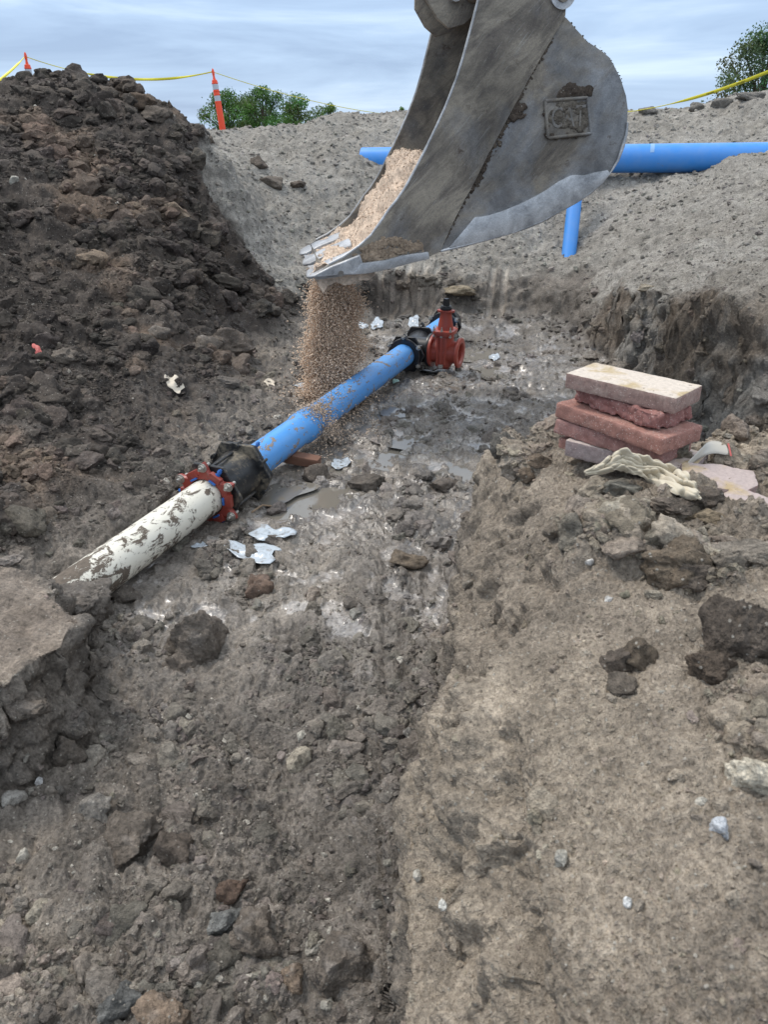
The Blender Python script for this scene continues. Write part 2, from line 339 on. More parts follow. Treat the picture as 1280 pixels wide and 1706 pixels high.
# colours
def soil_colour(P, wm, wg, wb, wf, st=0):
    a = fbm(P, .9, 3, 50.)[:, None]; b = fbm(P, .22, 3, 60.)[:, None]; c = fbm(P, 1.7, 2, 70.)[:, None]
    mound = np.array([.080, .065, .054]) * (1 + .35 * b) + ss(a, .12, .5) * np.array([.10, .068, .045])
    gray = np.array([.285, .265, .235]) * (1 + .18 * b) + .04 * a
    ben = np.array([.280, .236, .188]) * (1 + .18 * b) + ss(c, -.1, .5) * np.array([.05, .042, .03])
    flo = np.array([.192, .168, .144]) * (1 + .30 * b) + ss(a, 0, .6) * np.array([.04, .032, .022])
    return np.clip(mound * wm[:, None] + gray * wg[:, None] + ben * wb[:, None] + flo * wf[:, None], .01, 1)
tint = soil_colour(P2, w_mound, w_gray, wB, w_floor)
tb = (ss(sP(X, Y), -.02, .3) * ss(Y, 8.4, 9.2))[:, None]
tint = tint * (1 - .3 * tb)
tint = tint * (1 + .8 * groove[:, None])
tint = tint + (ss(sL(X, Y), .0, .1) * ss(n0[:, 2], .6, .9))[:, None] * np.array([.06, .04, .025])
# gray clay face of the right wall, brown streaked
rw = (steep * ss(Y, 9.5, 8.5) * ss(X, 1.2, 1.8) * (1 - wB) * ss(P2[:, 2], .0, .2))[:, None]
st_ = ss(noise3(P * np.array([1, 1, .15], np.float32), .45, 21.0) + .5 * noise3(P3, .2, 22.), -.3, .4)[:, None]
tint = tint * (1 - rw) + rw * (np.array([.27, .255, .23]) * st_ + np.array([.20, .165, .13]) * (1 - st_))
tint = tint * (1 - .28 * wetc * (1 - slur_sheen))[:, None] + slur_sheen[:, None] * np.array([.07, .07, .072])  # wet soil darkens; slurry patches paled to paint in their sky reflection
# split by region into separate structure objects
lab = np.zeros(len(X), np.int8); lab[w_mound > .5] = 1; lab[w_gray > .5] = 2; lab[wB > .5] = 3; lab[(sL(X, Y) > 0) & (lab == 0)] = 4
# the near bank at the lower left is its own piece of ground
idx = np.arange(NR * NA).reshape(NR, NA)
F = np.stack([idx[:-1, :-1], idx[:-1, 1:], idx[1:, 1:], idx[1:, :-1]], -1).reshape(-1, 4)
fl_ = lab[F[:, 0]]
for k, (nm, lb) in enumerate((('trench_floor', 'wet grey brown mud floor of the trench under the blue pipe'), ('soil_mound', 'dark brown mound of dug soil rising left of the pipe'),
        ('gravel_bank', 'pale grey gravelly spoil bank round the far end of the trench'), ('dirt_bench', 'tan dirt ledge in the right foreground under the paver stack'),
        ('soil_bank', 'broken brown bank of soil at the left edge below the white pipe'))):
    f = F[fl_ == k]; used = np.unique(f); mp_ = np.full(len(X), -1, np.int64); mp_[used] = np.arange(len(used))
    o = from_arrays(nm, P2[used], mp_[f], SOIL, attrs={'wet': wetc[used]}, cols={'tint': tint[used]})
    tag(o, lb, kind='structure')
    from_n = NRM[used]
# ground to the horizon
gr = []; s_ = 400
v = [(-1500,-1500,0.55),(1500,-1500,.55),(1500,2500,.55),(-1500,2500,.55)]
outer = bpy.data.meshes.new('ground')
th2 = np.linspace(R(-125), R(125), 90); ring = [(23.9 * math.sin(t), 23.9 * math.cos(t)) for t in th2]
V = []; Fo = []
for q, (x, y) in enumerate(ring):
    z = float(base_height(np.array([x]), np.array([y]))[0][0]) - .12
    V += [(x, y, z), (x * 2, y * 2, .5), (x * 80, y * 80, .5)]
for q in range(len(ring) - 1):
    for j in (0, 1): Fo.append((3 * q + j, 3 * (q + 1) + j, 3 * (q + 1) + j + 1, 3 * q + j + 1))
V = np.array(V); g_ = from_arrays('ground', V, Fo, SOIL, attrs={'wet': np.zeros(len(V))}, cols={'tint': np.tile([.16, .16, .10], (len(V), 1))})
tag(g_, 'flat dry ground stretching away beyond the spoil banks', kind='structure')
def hz(x, y):
    """height of the finished surface (nearest grid vertex)"""
    r = math.hypot(x, y); t = math.atan2(x, y)
    j = min(int(np.searchsorted(th, t)), NA - 1); i = int(np.searchsorted(RCOL[:, j], r))
    return float(P2[min(max(i, 0), NR - 1) * NA + min(max(j, 0), NA - 1), 2])
def hit(px, py):
    """first point of the ground under a pixel"""
    r = ray(px, py); d = .6
    while d < 22:
        p = Vector((0, 0, CZ)) + r * d
        if p.z < hz(p.x, p.y): return p
        d *= 1.004
    return p
# ------------------------------------------------------------------ clods and stones
def ico(sub):
    bm = bmesh.new(); bmesh.ops.create_icosphere(bm, subdivisions=sub, radius=1)
    V = np.array([v.co[:] for v in bm.verts], np.float32); F = np.array([[v.index for v in f.verts] for f in bm.faces], np.int32); bm.free(); return V, F
ICO = {k: ico(k) for k in (1, 2, 3, 4, 5)}
ICO[0] = (np.array([(1,0,0),(-1,0,0),(0,1,0),(0,-1,0),(0,0,1),(0,0,-1)], np.float32), np.array([(0,2,4),(2,1,4),(1,3,4),(3,0,4),(2,0,5),(1,2,5),(3,1,5),(0,3,5)], np.int32))
def rock_shape(lod, seed, facets=9, rough=.34, sq=(1, .85, .65)):
    r = np.random.default_rng(seed); V, F = ICO[lod]; V = V.copy()
    for _ in range(facets):
        n = r.normal(size=3); n /= np.linalg.norm(n); c = r.uniform(.45, .85)
        V -= np.clip(V @ n - c, 0, None)[:, None] * n * .92
    V *= np.array(sq) * r.uniform(.85, 1.15, 3)
    u = V / (np.linalg.norm(V, axis=1, keepdims=True) + 1e-6)
    V = V * (1 + rough * (noise3(V, .8, seed * 1.7 % 90) + .55 * noise3(V, .35, seed * 2.3 % 90)))[:, None]
    if lod >= 3: V += u * (rough * (.32 * np.abs(noise3(V, .22, seed % 50)) + .24 * np.abs(noise3(V, .11, seed % 40)) + (.12 * noise3(V, .055, seed % 30) if lod > 3 else 0)))[:, None]
    return V.astype(np.float32), F
TEMPL = {l: [rock_shape(l, 100 * l + k, facets=4 + k % 5 if l else 0, rough=.42 if l > 1 else .3) for k in range(14)] for l in (0, 1, 2, 3)}
def rotmats(n, r):
    q = r.normal(size=(n, 4)); q /= np.linalg.norm(q, axis=1)[:, None]; w, x, y, z = q.T
    return np.stack([1-2*(y*y+z*z), 2*(x*y-z*w), 2*(x*z+y*w), 2*(x*y+z*w), 1-2*(x*x+z*z), 2*(y*z-x*w), 2*(x*z-y*w), 2*(y*z+x*w), 1-2*(x*x+y*y)], -1).reshape(n, 3, 3)
def merge(Pc, S, lod, colr, wet, r):
    """many small rocks as arrays"""
    Vs = []; Fs = []; Cs = []; Ws = []; off = 0; n = len(Pc); Rm = rotmats(n, r); pick = r.integers(0, 14, n)
    for k in range(14):
        q = np.where(pick == k)[0]
        if not len(q): continue
        V, F = TEMPL[lod][k]
        W = np.einsum('nij,vj->nvi', Rm[q], V) * S[q][:, None, None]; W[:, :, 2] *= .8
        W = W + Pc[q][:, None, :]
        Vs.append(W.reshape(-1, 3)); nv = len(V)
        Fs.append((F[None] + (np.arange(len(q)) * nv)[:, None, None] + off).reshape(-1, 3)); off += nv * len(q)
        Cs.append(np.repeat(colr[q], nv, 0)); Ws.append(np.repeat(wet[q], nv))
    return np.concatenate(Vs), np.concatenate(Fs), np.concatenate(Cs), np.concatenate(Ws)
def scatter(name, label, weight, n, pxr, wr, alpha=2.2, jit=.35, stones=0.0, seed=1, indiv=0, ilabel=None, igroup=None, icat='clod', iname='soil_clod', emb=(-.25, .25), clus=0, mul=None):
    r = np.random.default_rng(seed)
    p = weight / weight.sum(); ids = r.choice(len(p), n, p=p)
    C0 = P2[ids]; d = C0[:, 1] * CP - (C0[:, 2] - CZ) * SP
    u = r.random(n); a, b = pxr; px = (a ** (-alpha) + u * (b ** (-alpha) - a ** (-alpha))) ** (-1 / alpha)
    if clus: px = px * (.45 + 1.15 * ss(fbm(C0, clus, 2, 120. + seed), -.25, .45))
    if mul is not None: px = px * mul[ids]
    S = np.clip(px * np.clip(d, .6, 40) / 731., wr[0], wr[1]); px = S * 731 / np.clip(d, .3, 99)
    Pc = C0 + NRM[ids] * (S * r.uniform(emb[0], emb[1], n))[:, None]
    cl = tint[ids] * r.uniform(1 - jit, 1 + jit, n)[:, None] * (1 + r.normal(0, .018, (n, 3)))
    st = r.random(n) < stones; cl[st] = np.array([.40, .37, .32]) * r.uniform(.6, 1.3, st.sum())[:, None]
    S[st] *= .6
    wt = wetc[ids] * .6
    # keep things inside or near the view
    order = np.argsort(-px * ((C0[:, 1] > .5))); big = set()
    if indiv:
        x_, y_, d_ = proj(Pc); vis = (x_ > -20) & (x_ < 1300) & (y_ > 0) & (y_ < 1720)
        for q in order:
            if len(big) >= indiv: break
            if vis[q] and px[q] > 5.5: big.add(int(q))
        for q in big:
            V, F = rock_shape(3 if px[q] < 14 else 4, seed * 1000 + q, facets=8); Rm = rotmats(1, r)[0]
            V = (V @ Rm.T) * S[q]; V[:, 2] *= .8
            o = from_arrays(iname, V, F, SOIL, attrs={'wet': np.full(len(V), wt[q])}, cols={'tint': np.tile(cl[q], (len(V), 1))})
            o.location = Pc[q]; tag(o, ilabel, icat, igroup)
    rest = np.array([q for q in range(n) if q not in big]); Vs = []; off = 0; Fs = []; Cs = []; Ws = []
    for lod, lo_, hi_ in ((0, 0, 1.3), (1, 1.3, 2.1), (2, 2.1, 5), (3, 5, 999)):
        q = rest[(px[rest] >= lo_) & (px[rest] < hi_)]
        if not len(q): continue
        V, F, c_, w_ = merge(Pc[q], S[q], lod, cl[q], wt[q], r); Vs.append(V); Fs.append(F + off); off += len(V); Cs.append(c_); Ws.append(w_)
    o = from_arrays(name, np.concatenate(Vs), np.concatenate(Fs), SOIL, smooth=False, attrs={'wet': np.concatenate(Ws)}, cols={'tint': np.concatenate(Cs)})
    return tag(o, label, 'soil' if 'clod' in name else 'gravel', kind='stuff')
_x, _y, _d = proj(P2); inview = ((_x > -160) & (_x < 1440) & (_y > -60) & (_y < 1800)).astype(float)
cov = inview * (1 - .9 * ss(sL(X, Y), -.02, .12)) * (1 - .8 * pm) * (1 - .95 * groove)
for q_ in (onz(1165, 800, 1.2), onz(1222, 842, 1.18), onz(1090, 800, 1.2)): cov = cov * (np.hypot(P2[:, 0] - q_.x, P2[:, 1] - q_.y) > .17)
clump = .25 + ss(fbm(P2, .35, 3, 91.), -.25, .35)
scatter('loose_clods', 'loose dark brown clods and crumbs covering the steep soil mound', cov * w_mound * clump * ss(P2[:, 2], -.05, .3) * (.35 + .65 * ss(fbm(P2, .8, 2, 97.), -.2, .2)), 75000, (1.1, 24), (.006, .17), 2.15, .42, .012, 11, 90,
        'jagged dark brown clod bedded in the rubble of the tall soil mound', 'clods bedded in the dark soil mound', emb=(-.5, .2), clus=.8)
scatter('loose_clods', 'wet crumbs and small clods strewn over the muddy trench floor', cov * w_floor * clump * (1 - .7 * wetc), 44000, (1.0, 24), (.002, .08), 2.0, .34, .03, 12, 40,
        'small wet clod lying on the muddy trench floor', 'small clods on the trench floor', emb=(-.5, .1), clus=.5)
scatter('loose_gravel', 'fine pale gravel covering the grey spoil bank', cov * w_gray, 28000, (1.0, 6), (.006, .05), 2.6, .28, .05, 13, emb=(-.5, .15))
scatter('loose_gravel', 'gravel and crumbs spread over the tan dirt ledge', cov * wB * (.10 + rough), 40000, (1.1, 34), (.002, .075), 1.9, .26, .03, 14, 40,
        'crumbly tan clod lying on the rough side of the dirt ledge', 'clods on the dirt ledge', emb=(-.45, .2), clus=.35, mul=.35 + .9 * rough)
scatter('loose_gravel', 'tiny pale stones speckling the tan dirt ledge', cov * wB, 9000, (.7, 4), (.001, .02), 2.1, .3, .5, 15, emb=(-.4, .1))
scatter('loose_gravel', 'small pale stones mixed in the near trench floor', cov * w_floor * ss(P2[:, 1], 3.2, 1.6), 2600, (1.0, 9), (.002, .03), 2.0, .3, .7, 16, emb=(-.4, .1))
BR = (.14, .117, .096); DB = (.128, .104, .084); TN = (.20, .15, .11); GY = (.19, .175, .155); WH = (.46, .43, .37); RD = (.15, .102, .076)
rocks = [
 (118,1002,66,40,(.15,.13,.112),'soil_clod','clod','smooth grey mud lump capping the buried end of the white pipe'),
 (205,985,34,22,(.13,.11,.092),'soil_clod','clod','low mud lump pressed under the white pipe by its buried end'),
 (40,1175,44,26,BR,'soil_clod','clod','brown slab of earth breaking off the left soil bank'),
 # px, py, rx, ry, colour, name, category, label
 (322,1062,60,66,BR,'soil_clod','clod','big rounded clod with a chipped pale top on the trench floor below the white pipe'),
 (300,1105,30,26,BR,'soil_clod','clod','clod leaning on the underside of the big rounded clod on the trench floor'),
 (212,1398,56,44,BR,'soil_clod','clod','broad flattened brown clod among pale stones at the lower left of the trench floor'),
 (290,1412,32,40,(.13,.105,.085),'soil_clod','clod','greyish wedge of soil touching the broad flattened clod at lower left'),
 (425,1552,44,42,BR,'soil_clod','clod','round brown half of the split pair of rocks near the bottom of the trench floor'),
 (385,1530,40,34,(.20,.20,.19),'stone','stone','grey topped stone resting against the round brown clod near the bottom'),
 (386,1478,27,20,RD,'soil_clod','clod','small smooth reddish brown clod just above the grey topped stone'),
 (575,1602,62,54,BR,'soil_clod','clod','large crumbly clod at the foot of the dirt ledge near the bottom edge'),
 (205,1672,50,40,(.115,.115,.11),'stone','stone','dark slate grey stone cut by the bottom edge of the picture'),
 (268,1690,50,28,TN,'soil_clod','clod','tan clod right of the slate grey stone at the bottom edge'),
 (498,1264,22,20,(.33,.29,.23),'stone','stone','pale brown chunk of rock in the middle of the near trench floor'),
 (503,1225,10,9,WH,'stone','stone','white pebble just above the pale brown chunk of rock'),
 (608,1340,22,15,(.25,.22,.18),'stone','stone','flat grey chip of rock near the foot of the ledge'),
 (683,1222,12,12,GY,'stone','stone','grey pebble at the foot of the ledge halfway up the picture'),
 (696,1457,8,10,WH,'stone','stone','whitish pebble wedged in the crack beside the ledge'),
 (432,978,26,24,RD,'soil_clod','clod','reddish brown block of clay below the torn plastic sheet'),
 (682,932,34,18,(.16,.125,.09),'soil_clod','clod','tan brown lump in the middle of the trench floor level with the plastic sheet'),
 (118,1250,28,28,BR,'soil_clod','clod','upright brown clod below the broken soil bank at left'),
 (20,1330,22,20,(.33,.31,.28),'stone','stone','crusty whitish lump at the left edge of the near trench floor'),
 (150,1352,34,28,(.24,.22,.195),'stone','stone','pale crusted rubble lump above the broad flattened clod'),
 (36,1425,10,12,WH,'stone','stone','angular white stone near the left edge of the near trench floor'),
 (65,1302,6,9,(.6,.6,.6),'stone','stone','narrow bright white chip near the left edge under the soil bank'),
 (480,1625,26,22,TN,'stone','stone','pale tan stone left of the large crumbly clod'),
 (330,1640,13,16,WH,'stone','stone','chalky stone between the slate grey stone and the large crumbly clod'),
 (388,1668,26,12,(.38,.34,.28),'stone','stone','flat cream stone at the bottom edge near the crumbly clod'),
 (545,1672,12,14,WH,'stone','stone','small chalky stone below the large crumbly clod'),
 (528,792,26,22,DB,'soil_clod','clod','dark clod standing in the puddle beside the blue pipe'),
 (612,808,34,20,(.11,.092,.075),'soil_clod','clod','low wet clod right of the puddle beside the blue pipe'),
 (742,808,26,16,DB,'soil_clod','clod','dark wet clod lying in the pale slurry near the ledge'),
 (842,738,26,26,(.13,.12,.105),'soil_clod','clod','grey clod lodged at the far left corner of the dirt ledge'),
 (1008,885,20,16,DB,'soil_clod','clod','dark lump below the cream rag on the dirt ledge'),
 (968,890,24,20,(.20,.17,.135),'stone','stone','light brown rock on the ledge left of the dark lump'),
 (1240,1045,60,66,DB,'soil_clod','clod','large dark clod at the right edge of the ledge'),
 (1130,935,62,42,(.16,.125,.09),'soil_clod','clod','wide brown block of soil right of centre on the ledge'),
 (1238,918,62,22,(.23,.20,.165),'stone','stone','long pale slab of rock at the right edge above the large dark clod'),
 (1165,955,46,30,DB,'soil_clod','clod','dark clod tucked under the long pale slab'),
 (1030,1098,30,32,DB,'soil_clod','clod','upper lump of the dark cluster on the ledge'),
 (1035,1145,26,24,(.12,.10,.08),'soil_clod','clod','lower lump of the dark cluster on the ledge'),
 (1075,1090,34,30,(.12,.095,.07),'soil_clod','clod','brown lump right of the dark cluster on the ledge'),
 (1190,1110,40,34,(.105,.08,.06),'soil_clod','clod','brown clod just left of and below the large dark clod'),
 (1120,840,40,14,DB,'soil_clod','clod','dark clod heaped against the lower hem of the cream rag'),
 (1175,828,36,22,DB,'soil_clod','clod','dark clod in front of the broken pink paver'),
 (1210,790,30,16,DB,'soil_clod','clod','dark clod behind the broken pink paver'),
 (1180,862,40,20,(.26,.205,.14),'soil_clod','clod','sandy lump below the dark clods beside the broken paver'),
 (900,765,22,12,(.17,.13,.095),'soil_clod','clod','brown clod at the left foot of the paver stack'),
 (880,790,16,12,(.17,.13,.095),'soil_clod','clod','small brown clod on the rim of the ledge left of the pavers'),
 (1040,812,34,16,(.235,.22,.185),'stone','stone','pale green grey rock under the left end of the cream rag'),
 (1258,1290,44,48,(.52,.47,.38),'stone','stone','big cream white rock at the right edge of the ledge'),
 (1201,1380,16,20,(.55,.57,.60),'stone','stone','bluish white angular stone below the big cream rock'),
 (1168,1335,11,8,WH,'stone','stone','white pebble between the big cream rock and the bluish stone'),
 (1047,1503,8,8,(.7,.7,.68),'stone','stone','round bright white pebble low on the ledge'),
 (738,1508,8,10,(.7,.68,.62),'stone','stone','white chip near the lower left rim of the ledge'),
 (935,1428,12,14,WH,'stone','stone','white chip in the middle of the lower ledge'),
 (982,935,8,7,(.6,.58,.55),'stone','stone','white pebble below the light brown rock on the ledge'),
 (1015,998,8,6,(.6,.58,.55),'stone','stone','white pebble above the dark cluster on the ledge'),
 (762,1142,7,9,WH,'stone','stone','white pebble set in the rim of the ledge'),
 (385,572,44,36,DB,'soil_clod','clod','big dark block at the toe of the mound left of the falling gravel'),
 (345,575,24,20,BR,'soil_clod','clod','brown block left of the big dark block at the toe of the mound'),
 (105,592,26,16,BR,'soil_clod','clod','brown clod on the lower mound near the red scrap'),
 (265,552,22,14,BR,'soil_clod','clod','flat brown clod on the middle of the lower mound'),
 (430,270,16,12,DB,'soil_clod','clod','dark clod stranded high on the grey bank'),
 (452,303,20,12,BR,'soil_clod','clod','brown clod stranded on the grey bank below the highest one'),
 (497,308,14,9,DB,'soil_clod','clod','rightmost dark clod stranded on the grey bank'),
 (345,235,12,10,DB,'soil_clod','clod','dark clod at the right tip of the mound against the grey bank'),
 (232,172,30,20,(.12,.085,.06),'soil_clod','clod','reddish brown block on the right shoulder of the mound crest'),
 (262,190,26,16,DB,'soil_clod','clod','dark block just right of the reddish block on the mound crest'),
 (175,158,28,18,DB,'soil_clod','clod','dark block left of the reddish block on the mound crest'),
 (70,152,24,11,DB,'soil_clod','clod','dark block at the peak of the mound under the orange post'),
 (112,150,24,12,DB,'soil_clod','clod','dark block on the crest right of the peak'),
 (1080,184,16,8,GY,'stone','stone','lone clod on the skyline just right of the bucket'),
 (1162,178,14,9,GY,'stone','stone','clod on the skyline midway between bucket and tree'),
 (1205,172,18,10,GY,'stone','stone','clod on the skyline left of the tree'),
 (1250,162,26,10,GY,'stone','stone','long clod on the skyline under the tree'),
 (1077,478,16,6,(.36,.31,.24),'stone','stone','elongated tan stone on the grey slope right of the leaning pipe'),
 (272,492,12,7,(.4,.38,.33),'stone','stone','pale stone low on the middle of the mound'),
 (22,300,9,8,(.4,.38,.33),'stone','stone','pale stone high on the mound near the left edge'),
 (765,482,28,9,(.24,.195,.135),'soil_clod','clod','yellowish block of clay in the cut bank above the gate valve'),
]
for k, (px, py, rx, ry, c, nm, ct, lb) in enumerate(rocks):
    p = hit(px, py + ry * .35); d = proj(np.array(p))[2]; rx_, ry_ = rx * d / FPX, ry * d / FPX
    V, F = rock_shape(5 if rx > 35 else 4 if rx > 11 else 3, 900 + k, facets=9, rough=.22 if rx < 25 else .36, sq=(1, 1, 1))
    ext = (V.max(0) - V.min(0)) / 2; V = (V - (V.max(0) + V.min(0)) / 2) / ext * np.array([rx_, (rx_ + ry_) / 2, ry_ * (1.05 if rx < 1.4 * ry else 1.0)])
    cc = np.array(c) * (1 + .18 * fbm(V, rx_ * .7, 3, k * 3.)[:, None])
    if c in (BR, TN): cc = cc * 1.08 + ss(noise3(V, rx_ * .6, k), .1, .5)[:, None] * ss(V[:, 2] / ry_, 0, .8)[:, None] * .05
    o = from_arrays(nm, V, F, SOIL, attrs={'wet': np.full(len(V), .25 if ct == 'clod' and p.y > 2.4 and p.z < .6 else .02)}, cols={'tint': cc})
    o.location = (p.x, p.y + ry_ * .15, p.z + ry_ * .12); tag(o, lb, ct)
# ------------------------------------------------------------------ shape helpers
def lathe(name, prof, m, parent=None, M=None, seg=48, smooth=True, lobes=None, closed=False):
    """revolve (radius, z) points round local Z. lobes(theta)->radius factor for outer points"""
    V = []; F = []; n = len(prof)
    for i in range(seg):
        a = 2 * math.pi * i / seg; f = lobes(a) if lobes else 1
        for r, z in prof: V.append((r * f * math.cos(a), r * f * math.sin(a), z))
    for i in range(seg):
        j = (i + 1) % seg
        for k in range(n if closed else n - 1): F.append((i * n + k, j * n + k, j * n + (k + 1) % n, i * n + (k + 1) % n))
    if not closed:
        F.append([i * n for i in range(seg)][::-1]); F.append([i * n + n - 1 for i in range(seg)])
    o = from_arrays(name, V, F, m, parent, smooth=smooth)
    if M is not None: o.matrix_local = M
    if smooth: sharp(o)
    return o
def sharp(o, ang=38):
    me = o.data; me.update(); bm = bmesh.new(); bm.from_mesh(me)
    bmesh.ops.recalc_face_normals(bm, faces=bm.faces[:])
    for e_ in bm.edges:
        e_.smooth = not (len(e_.link_faces) == 2 and e_.calc_face_angle(0) > R(ang))
    for f in bm.faces: f.smooth = True
    bm.to_mesh(me); bm.free()
def prism(name, pts, z0, z1, m, parent=None, M=None, bev=0.0, holes=None, seg=2):
    bm = bmesh.new(); a = [bm.verts.new((x, y, z0)) for x, y in pts]; b = [bm.verts.new((x, y, z1)) for x, y in pts]; n = len(pts)
    bm.faces.new(a[::-1]); bm.faces.new(b)
    for i in range(n): bm.faces.new((a[i], a[(i + 1) % n], b[(i + 1) % n], b[i]))
    bmesh.ops.recalc_face_normals(bm, faces=bm.faces[:])
    if bev: bmesh.ops.bevel(bm, geom=[e_ for e_ in bm.edges if e_.calc_face_angle(0) > .5], offset=bev, segments=seg, profile=.6, affect='EDGES', clamp_overlap=True)
    bmesh.ops.triangulate(bm, faces=[f for f in bm.faces if len(f.verts) > 4])
    me = bpy.data.meshes.new(name); bm.to_mesh(me); bm.free(); me.materials.append(m)
    o = bpy.data.objects.new(name, me); COL.objects.link(o)
    if parent: o.parent = parent
    if M is not None: o.matrix_local = M
    sharp(o); return o
def box(name, sx, sy, sz, m, parent=None, M=None, bev=.004):
    return prism(name, [(-sx/2,-sy/2),(sx/2,-sy/2),(sx/2,sy/2),(-sx/2,sy/2)], -sz/2, sz/2, m, parent, M, bev)
def tube(name, pts, rad, m, parent=None, seg=10):
    pts = [Vector(p) for p in pts]; V = []; F = []
    up = Vector((0, 0, 1))
    for i, p in enumerate(pts):
        t = (pts[min(i + 1, len(pts) - 1)] - pts[max(i - 1, 0)]).normalized(); a = t.cross(up if abs(t.z) < .9 else Vector((1, 0, 0))).normalized(); b = a.cross(t)
        r = rad[i] if isinstance(rad, (list, tuple)) else rad
        for k in range(seg): q = 2 * math.pi * k / seg; V.append(p + (a * math.cos(q) + b * math.sin(q)) * r)
    for i in range(len(pts) - 1):
        for k in range(seg): F.append((i * seg + k, i * seg + (k + 1) % seg, (i + 1) * seg + (k + 1) % seg, (i + 1) * seg + k))
    F.append(list(range(seg))[::-1]); F.append([(len(pts) - 1) * seg + k for k in range(seg)])
    o = from_arrays(name, V, F, m, parent); sharp(o, 60); return o
T = Matrix.Translation
def RX(a): return Matrix.Rotation(R(a), 4, 'X')
def RY(a): return Matrix.Rotation(R(a), 4, 'Y')
def RZ(a): return Matrix.Rotation(R(a), 4, 'Z')
def subsurf_noise(o, cuts, amp, s, off=0, facet=None):
    """subdivide a mesh and roughen it"""
    bm = bmesh.new(); bm.from_mesh(o.data); bmesh.ops.triangulate(bm, faces=bm.faces[:])
    bmesh.ops.subdivide_edges(bm, edges=bm.edges[:], cuts=cuts, use_grid_fill=True); bm.normal_update()
    V = np.array([v.co[:] for v in bm.verts]); Nn = np.array([v.normal[:] for v in bm.verts]); h = amp * fbm(V, s, 3, off)
    for v, a, n in zip(bm.verts, h, Nn): v.co += Vector(n * a)
    bm.to_mesh(o.data); bm.free(); return o

# ------------------------------------------------------------------ object materials
def mudded(name, base, rough, patches, metal=0, mud=(.16,.125,.095), sc=7, fine=40, spec=None, stretch=None, var=.12):
    """paint or plastic with mud: patches = list of (low, high) noise thresholds; mud is a crust of another colour"""
    m = mat(name, base, rough, metal); n1 = noise(m, sc, 5, .68, .6, scale=stretch); n2 = noise(m, fine, 4, .7)
    s = N(m, 'ShaderNodeMath', operation='MULTIPLY_ADD'); K(m, n2, s.inputs[0]); s.inputs[1].default_value = .35; K(m, n1, s.inputs[2])
    f = ramp(m, s.outputs[0], [(patches[0], 0.0), (patches[1], 1.0)])
    bc = mixc(m, 1, base, ramp(m, noise(m, 3.3, 4), [(.3, 1 - var), (.7, 1 + var)]), 'MULTIPLY')
    md = mixc(m, 1, mud, ramp(m, n2, [(.3, .7), (.7, 1.3)]), 'MULTIPLY')
    K(m, mixc(m, f, bc, md), bs(m).inputs['Base Color']); K(m, ramp(m, f, [(0, rough), (1, .85)]), bs(m).inputs['Roughness'])
    if metal: K(m, ramp(m, f, [(0, metal), (1, 0.0)]), bs(m).inputs['Metallic'])
    bump(m, mixc(m, 1, f, n2, 'MULTIPLY'), .5, .006)
    m['f'] = 0; return m
def pipe_mat(name, base, mud_col, lo, hi, zgrad=None, rough=.42, low_mud=.10, sc=9, stretch=(1, 1, .55)):
    """plastic pipe: mud smears, heavier towards small local z when zgrad is given"""
    m = mat(name, base, rough); n1 = noise(m, sc, 6, .72, .8, scale=stretch); n2 = noise(m, 55, 4, .7); n3 = noise(m, 2.2, 3)
    c = N(m, 'ShaderNodeTexCoord'); sp = N(m, 'ShaderNodeSeparateXYZ'); K(m, c.outputs['Object'], sp.inputs[0])
    s = N(m, 'ShaderNodeMath', operation='MULTIPLY_ADD'); K(m, n2, s.inputs[0]); s.inputs[1].default_value = .22; K(m, n1, s.inputs[2])
    s2 = N(m, 'ShaderNodeMath', operation='ADD'); K(m, s.outputs[0], s2.inputs[0])
    if zgrad: K(m, ramp(m, sp.outputs[2], [(z, v) for z, v in zgrad]), s2.inputs[1])
    else: K(m, ramp(m, n3, [(.42, 0.0), (.62, .06)]), s2.inputs[1])
    y = N(m, 'ShaderNodeMapRange'); K(m, sp.outputs[1], y.inputs[0]); y.inputs[1].default_value = -.02; y.inputs[2].default_value = -.12; y.inputs[3].default_value = 0; y.inputs[4].default_value = low_mud
    s3 = N(m, 'ShaderNodeMath', operation='ADD'); K(m, s2.outputs[0], s3.inputs[0]); K(m, y.outputs[0], s3.inputs[1])
    f = ramp(m, s3.outputs[0], [(lo, 0.0), (hi, 1.0)])
    haze = ramp(m, noise(m, 5, 4, .6), [(.35, 0.0), (.75, .30)])
    bc = mixc(m, haze, base, tuple(.55 * a + .45 * b for a, b in zip(base, (.42, .42, .40))))
    md = mixc(m, 1, mud_col, ramp(m, n2, [(.3, .65), (.7, 1.4)]), 'MULTIPLY')
    K(m, mixc(m, f, bc, md), bs(m).inputs['Base Color']); K(m, ramp(m, f, [(0, rough), (1, .85)]), bs(m).inputs['Roughness'])
    bump(m, mixc(m, .5, f, n2, 'MULTIPLY'), .6, .005); return m
BLUE = pipe_mat('blue_plastic', (.085, .33, .76), (.27, .21, .155), .695, .735)
BLUEFAR = pipe_mat('blue_plastic_clean', (.042, .26, .72), (.25, .2, .15), .86, .92, low_mud=0)
WHITE = pipe_mat('white_plastic', (.72, .69, .60), (.115, .092, .072), .63, .69, zgrad=[(0, .14), (.35, .03), (.7, -.03), (1.0, -.07)], sc=16)
bs(WHITE).inputs['Roughness'].default_value = .5
BLACK = mudded('black_iron', (.022, .023, .025), .38, (.66, .82), mud=(.16, .135, .10), sc=5, stretch=(1, 1, .4))
BLACKC = mudded('black_iron_coated', (.020, .021, .024), .34, (.84, .95), sc=12)
RED = mudded('red_epoxy', (.25, .045, .032), .38, (.80, .92), sc=14, mud=(.14, .09, .07))
REDV = mudded('red_valve_epoxy', (.36, .070, .048), .36, (.88, 1.0), sc=9, mud=(.17, .09, .07))
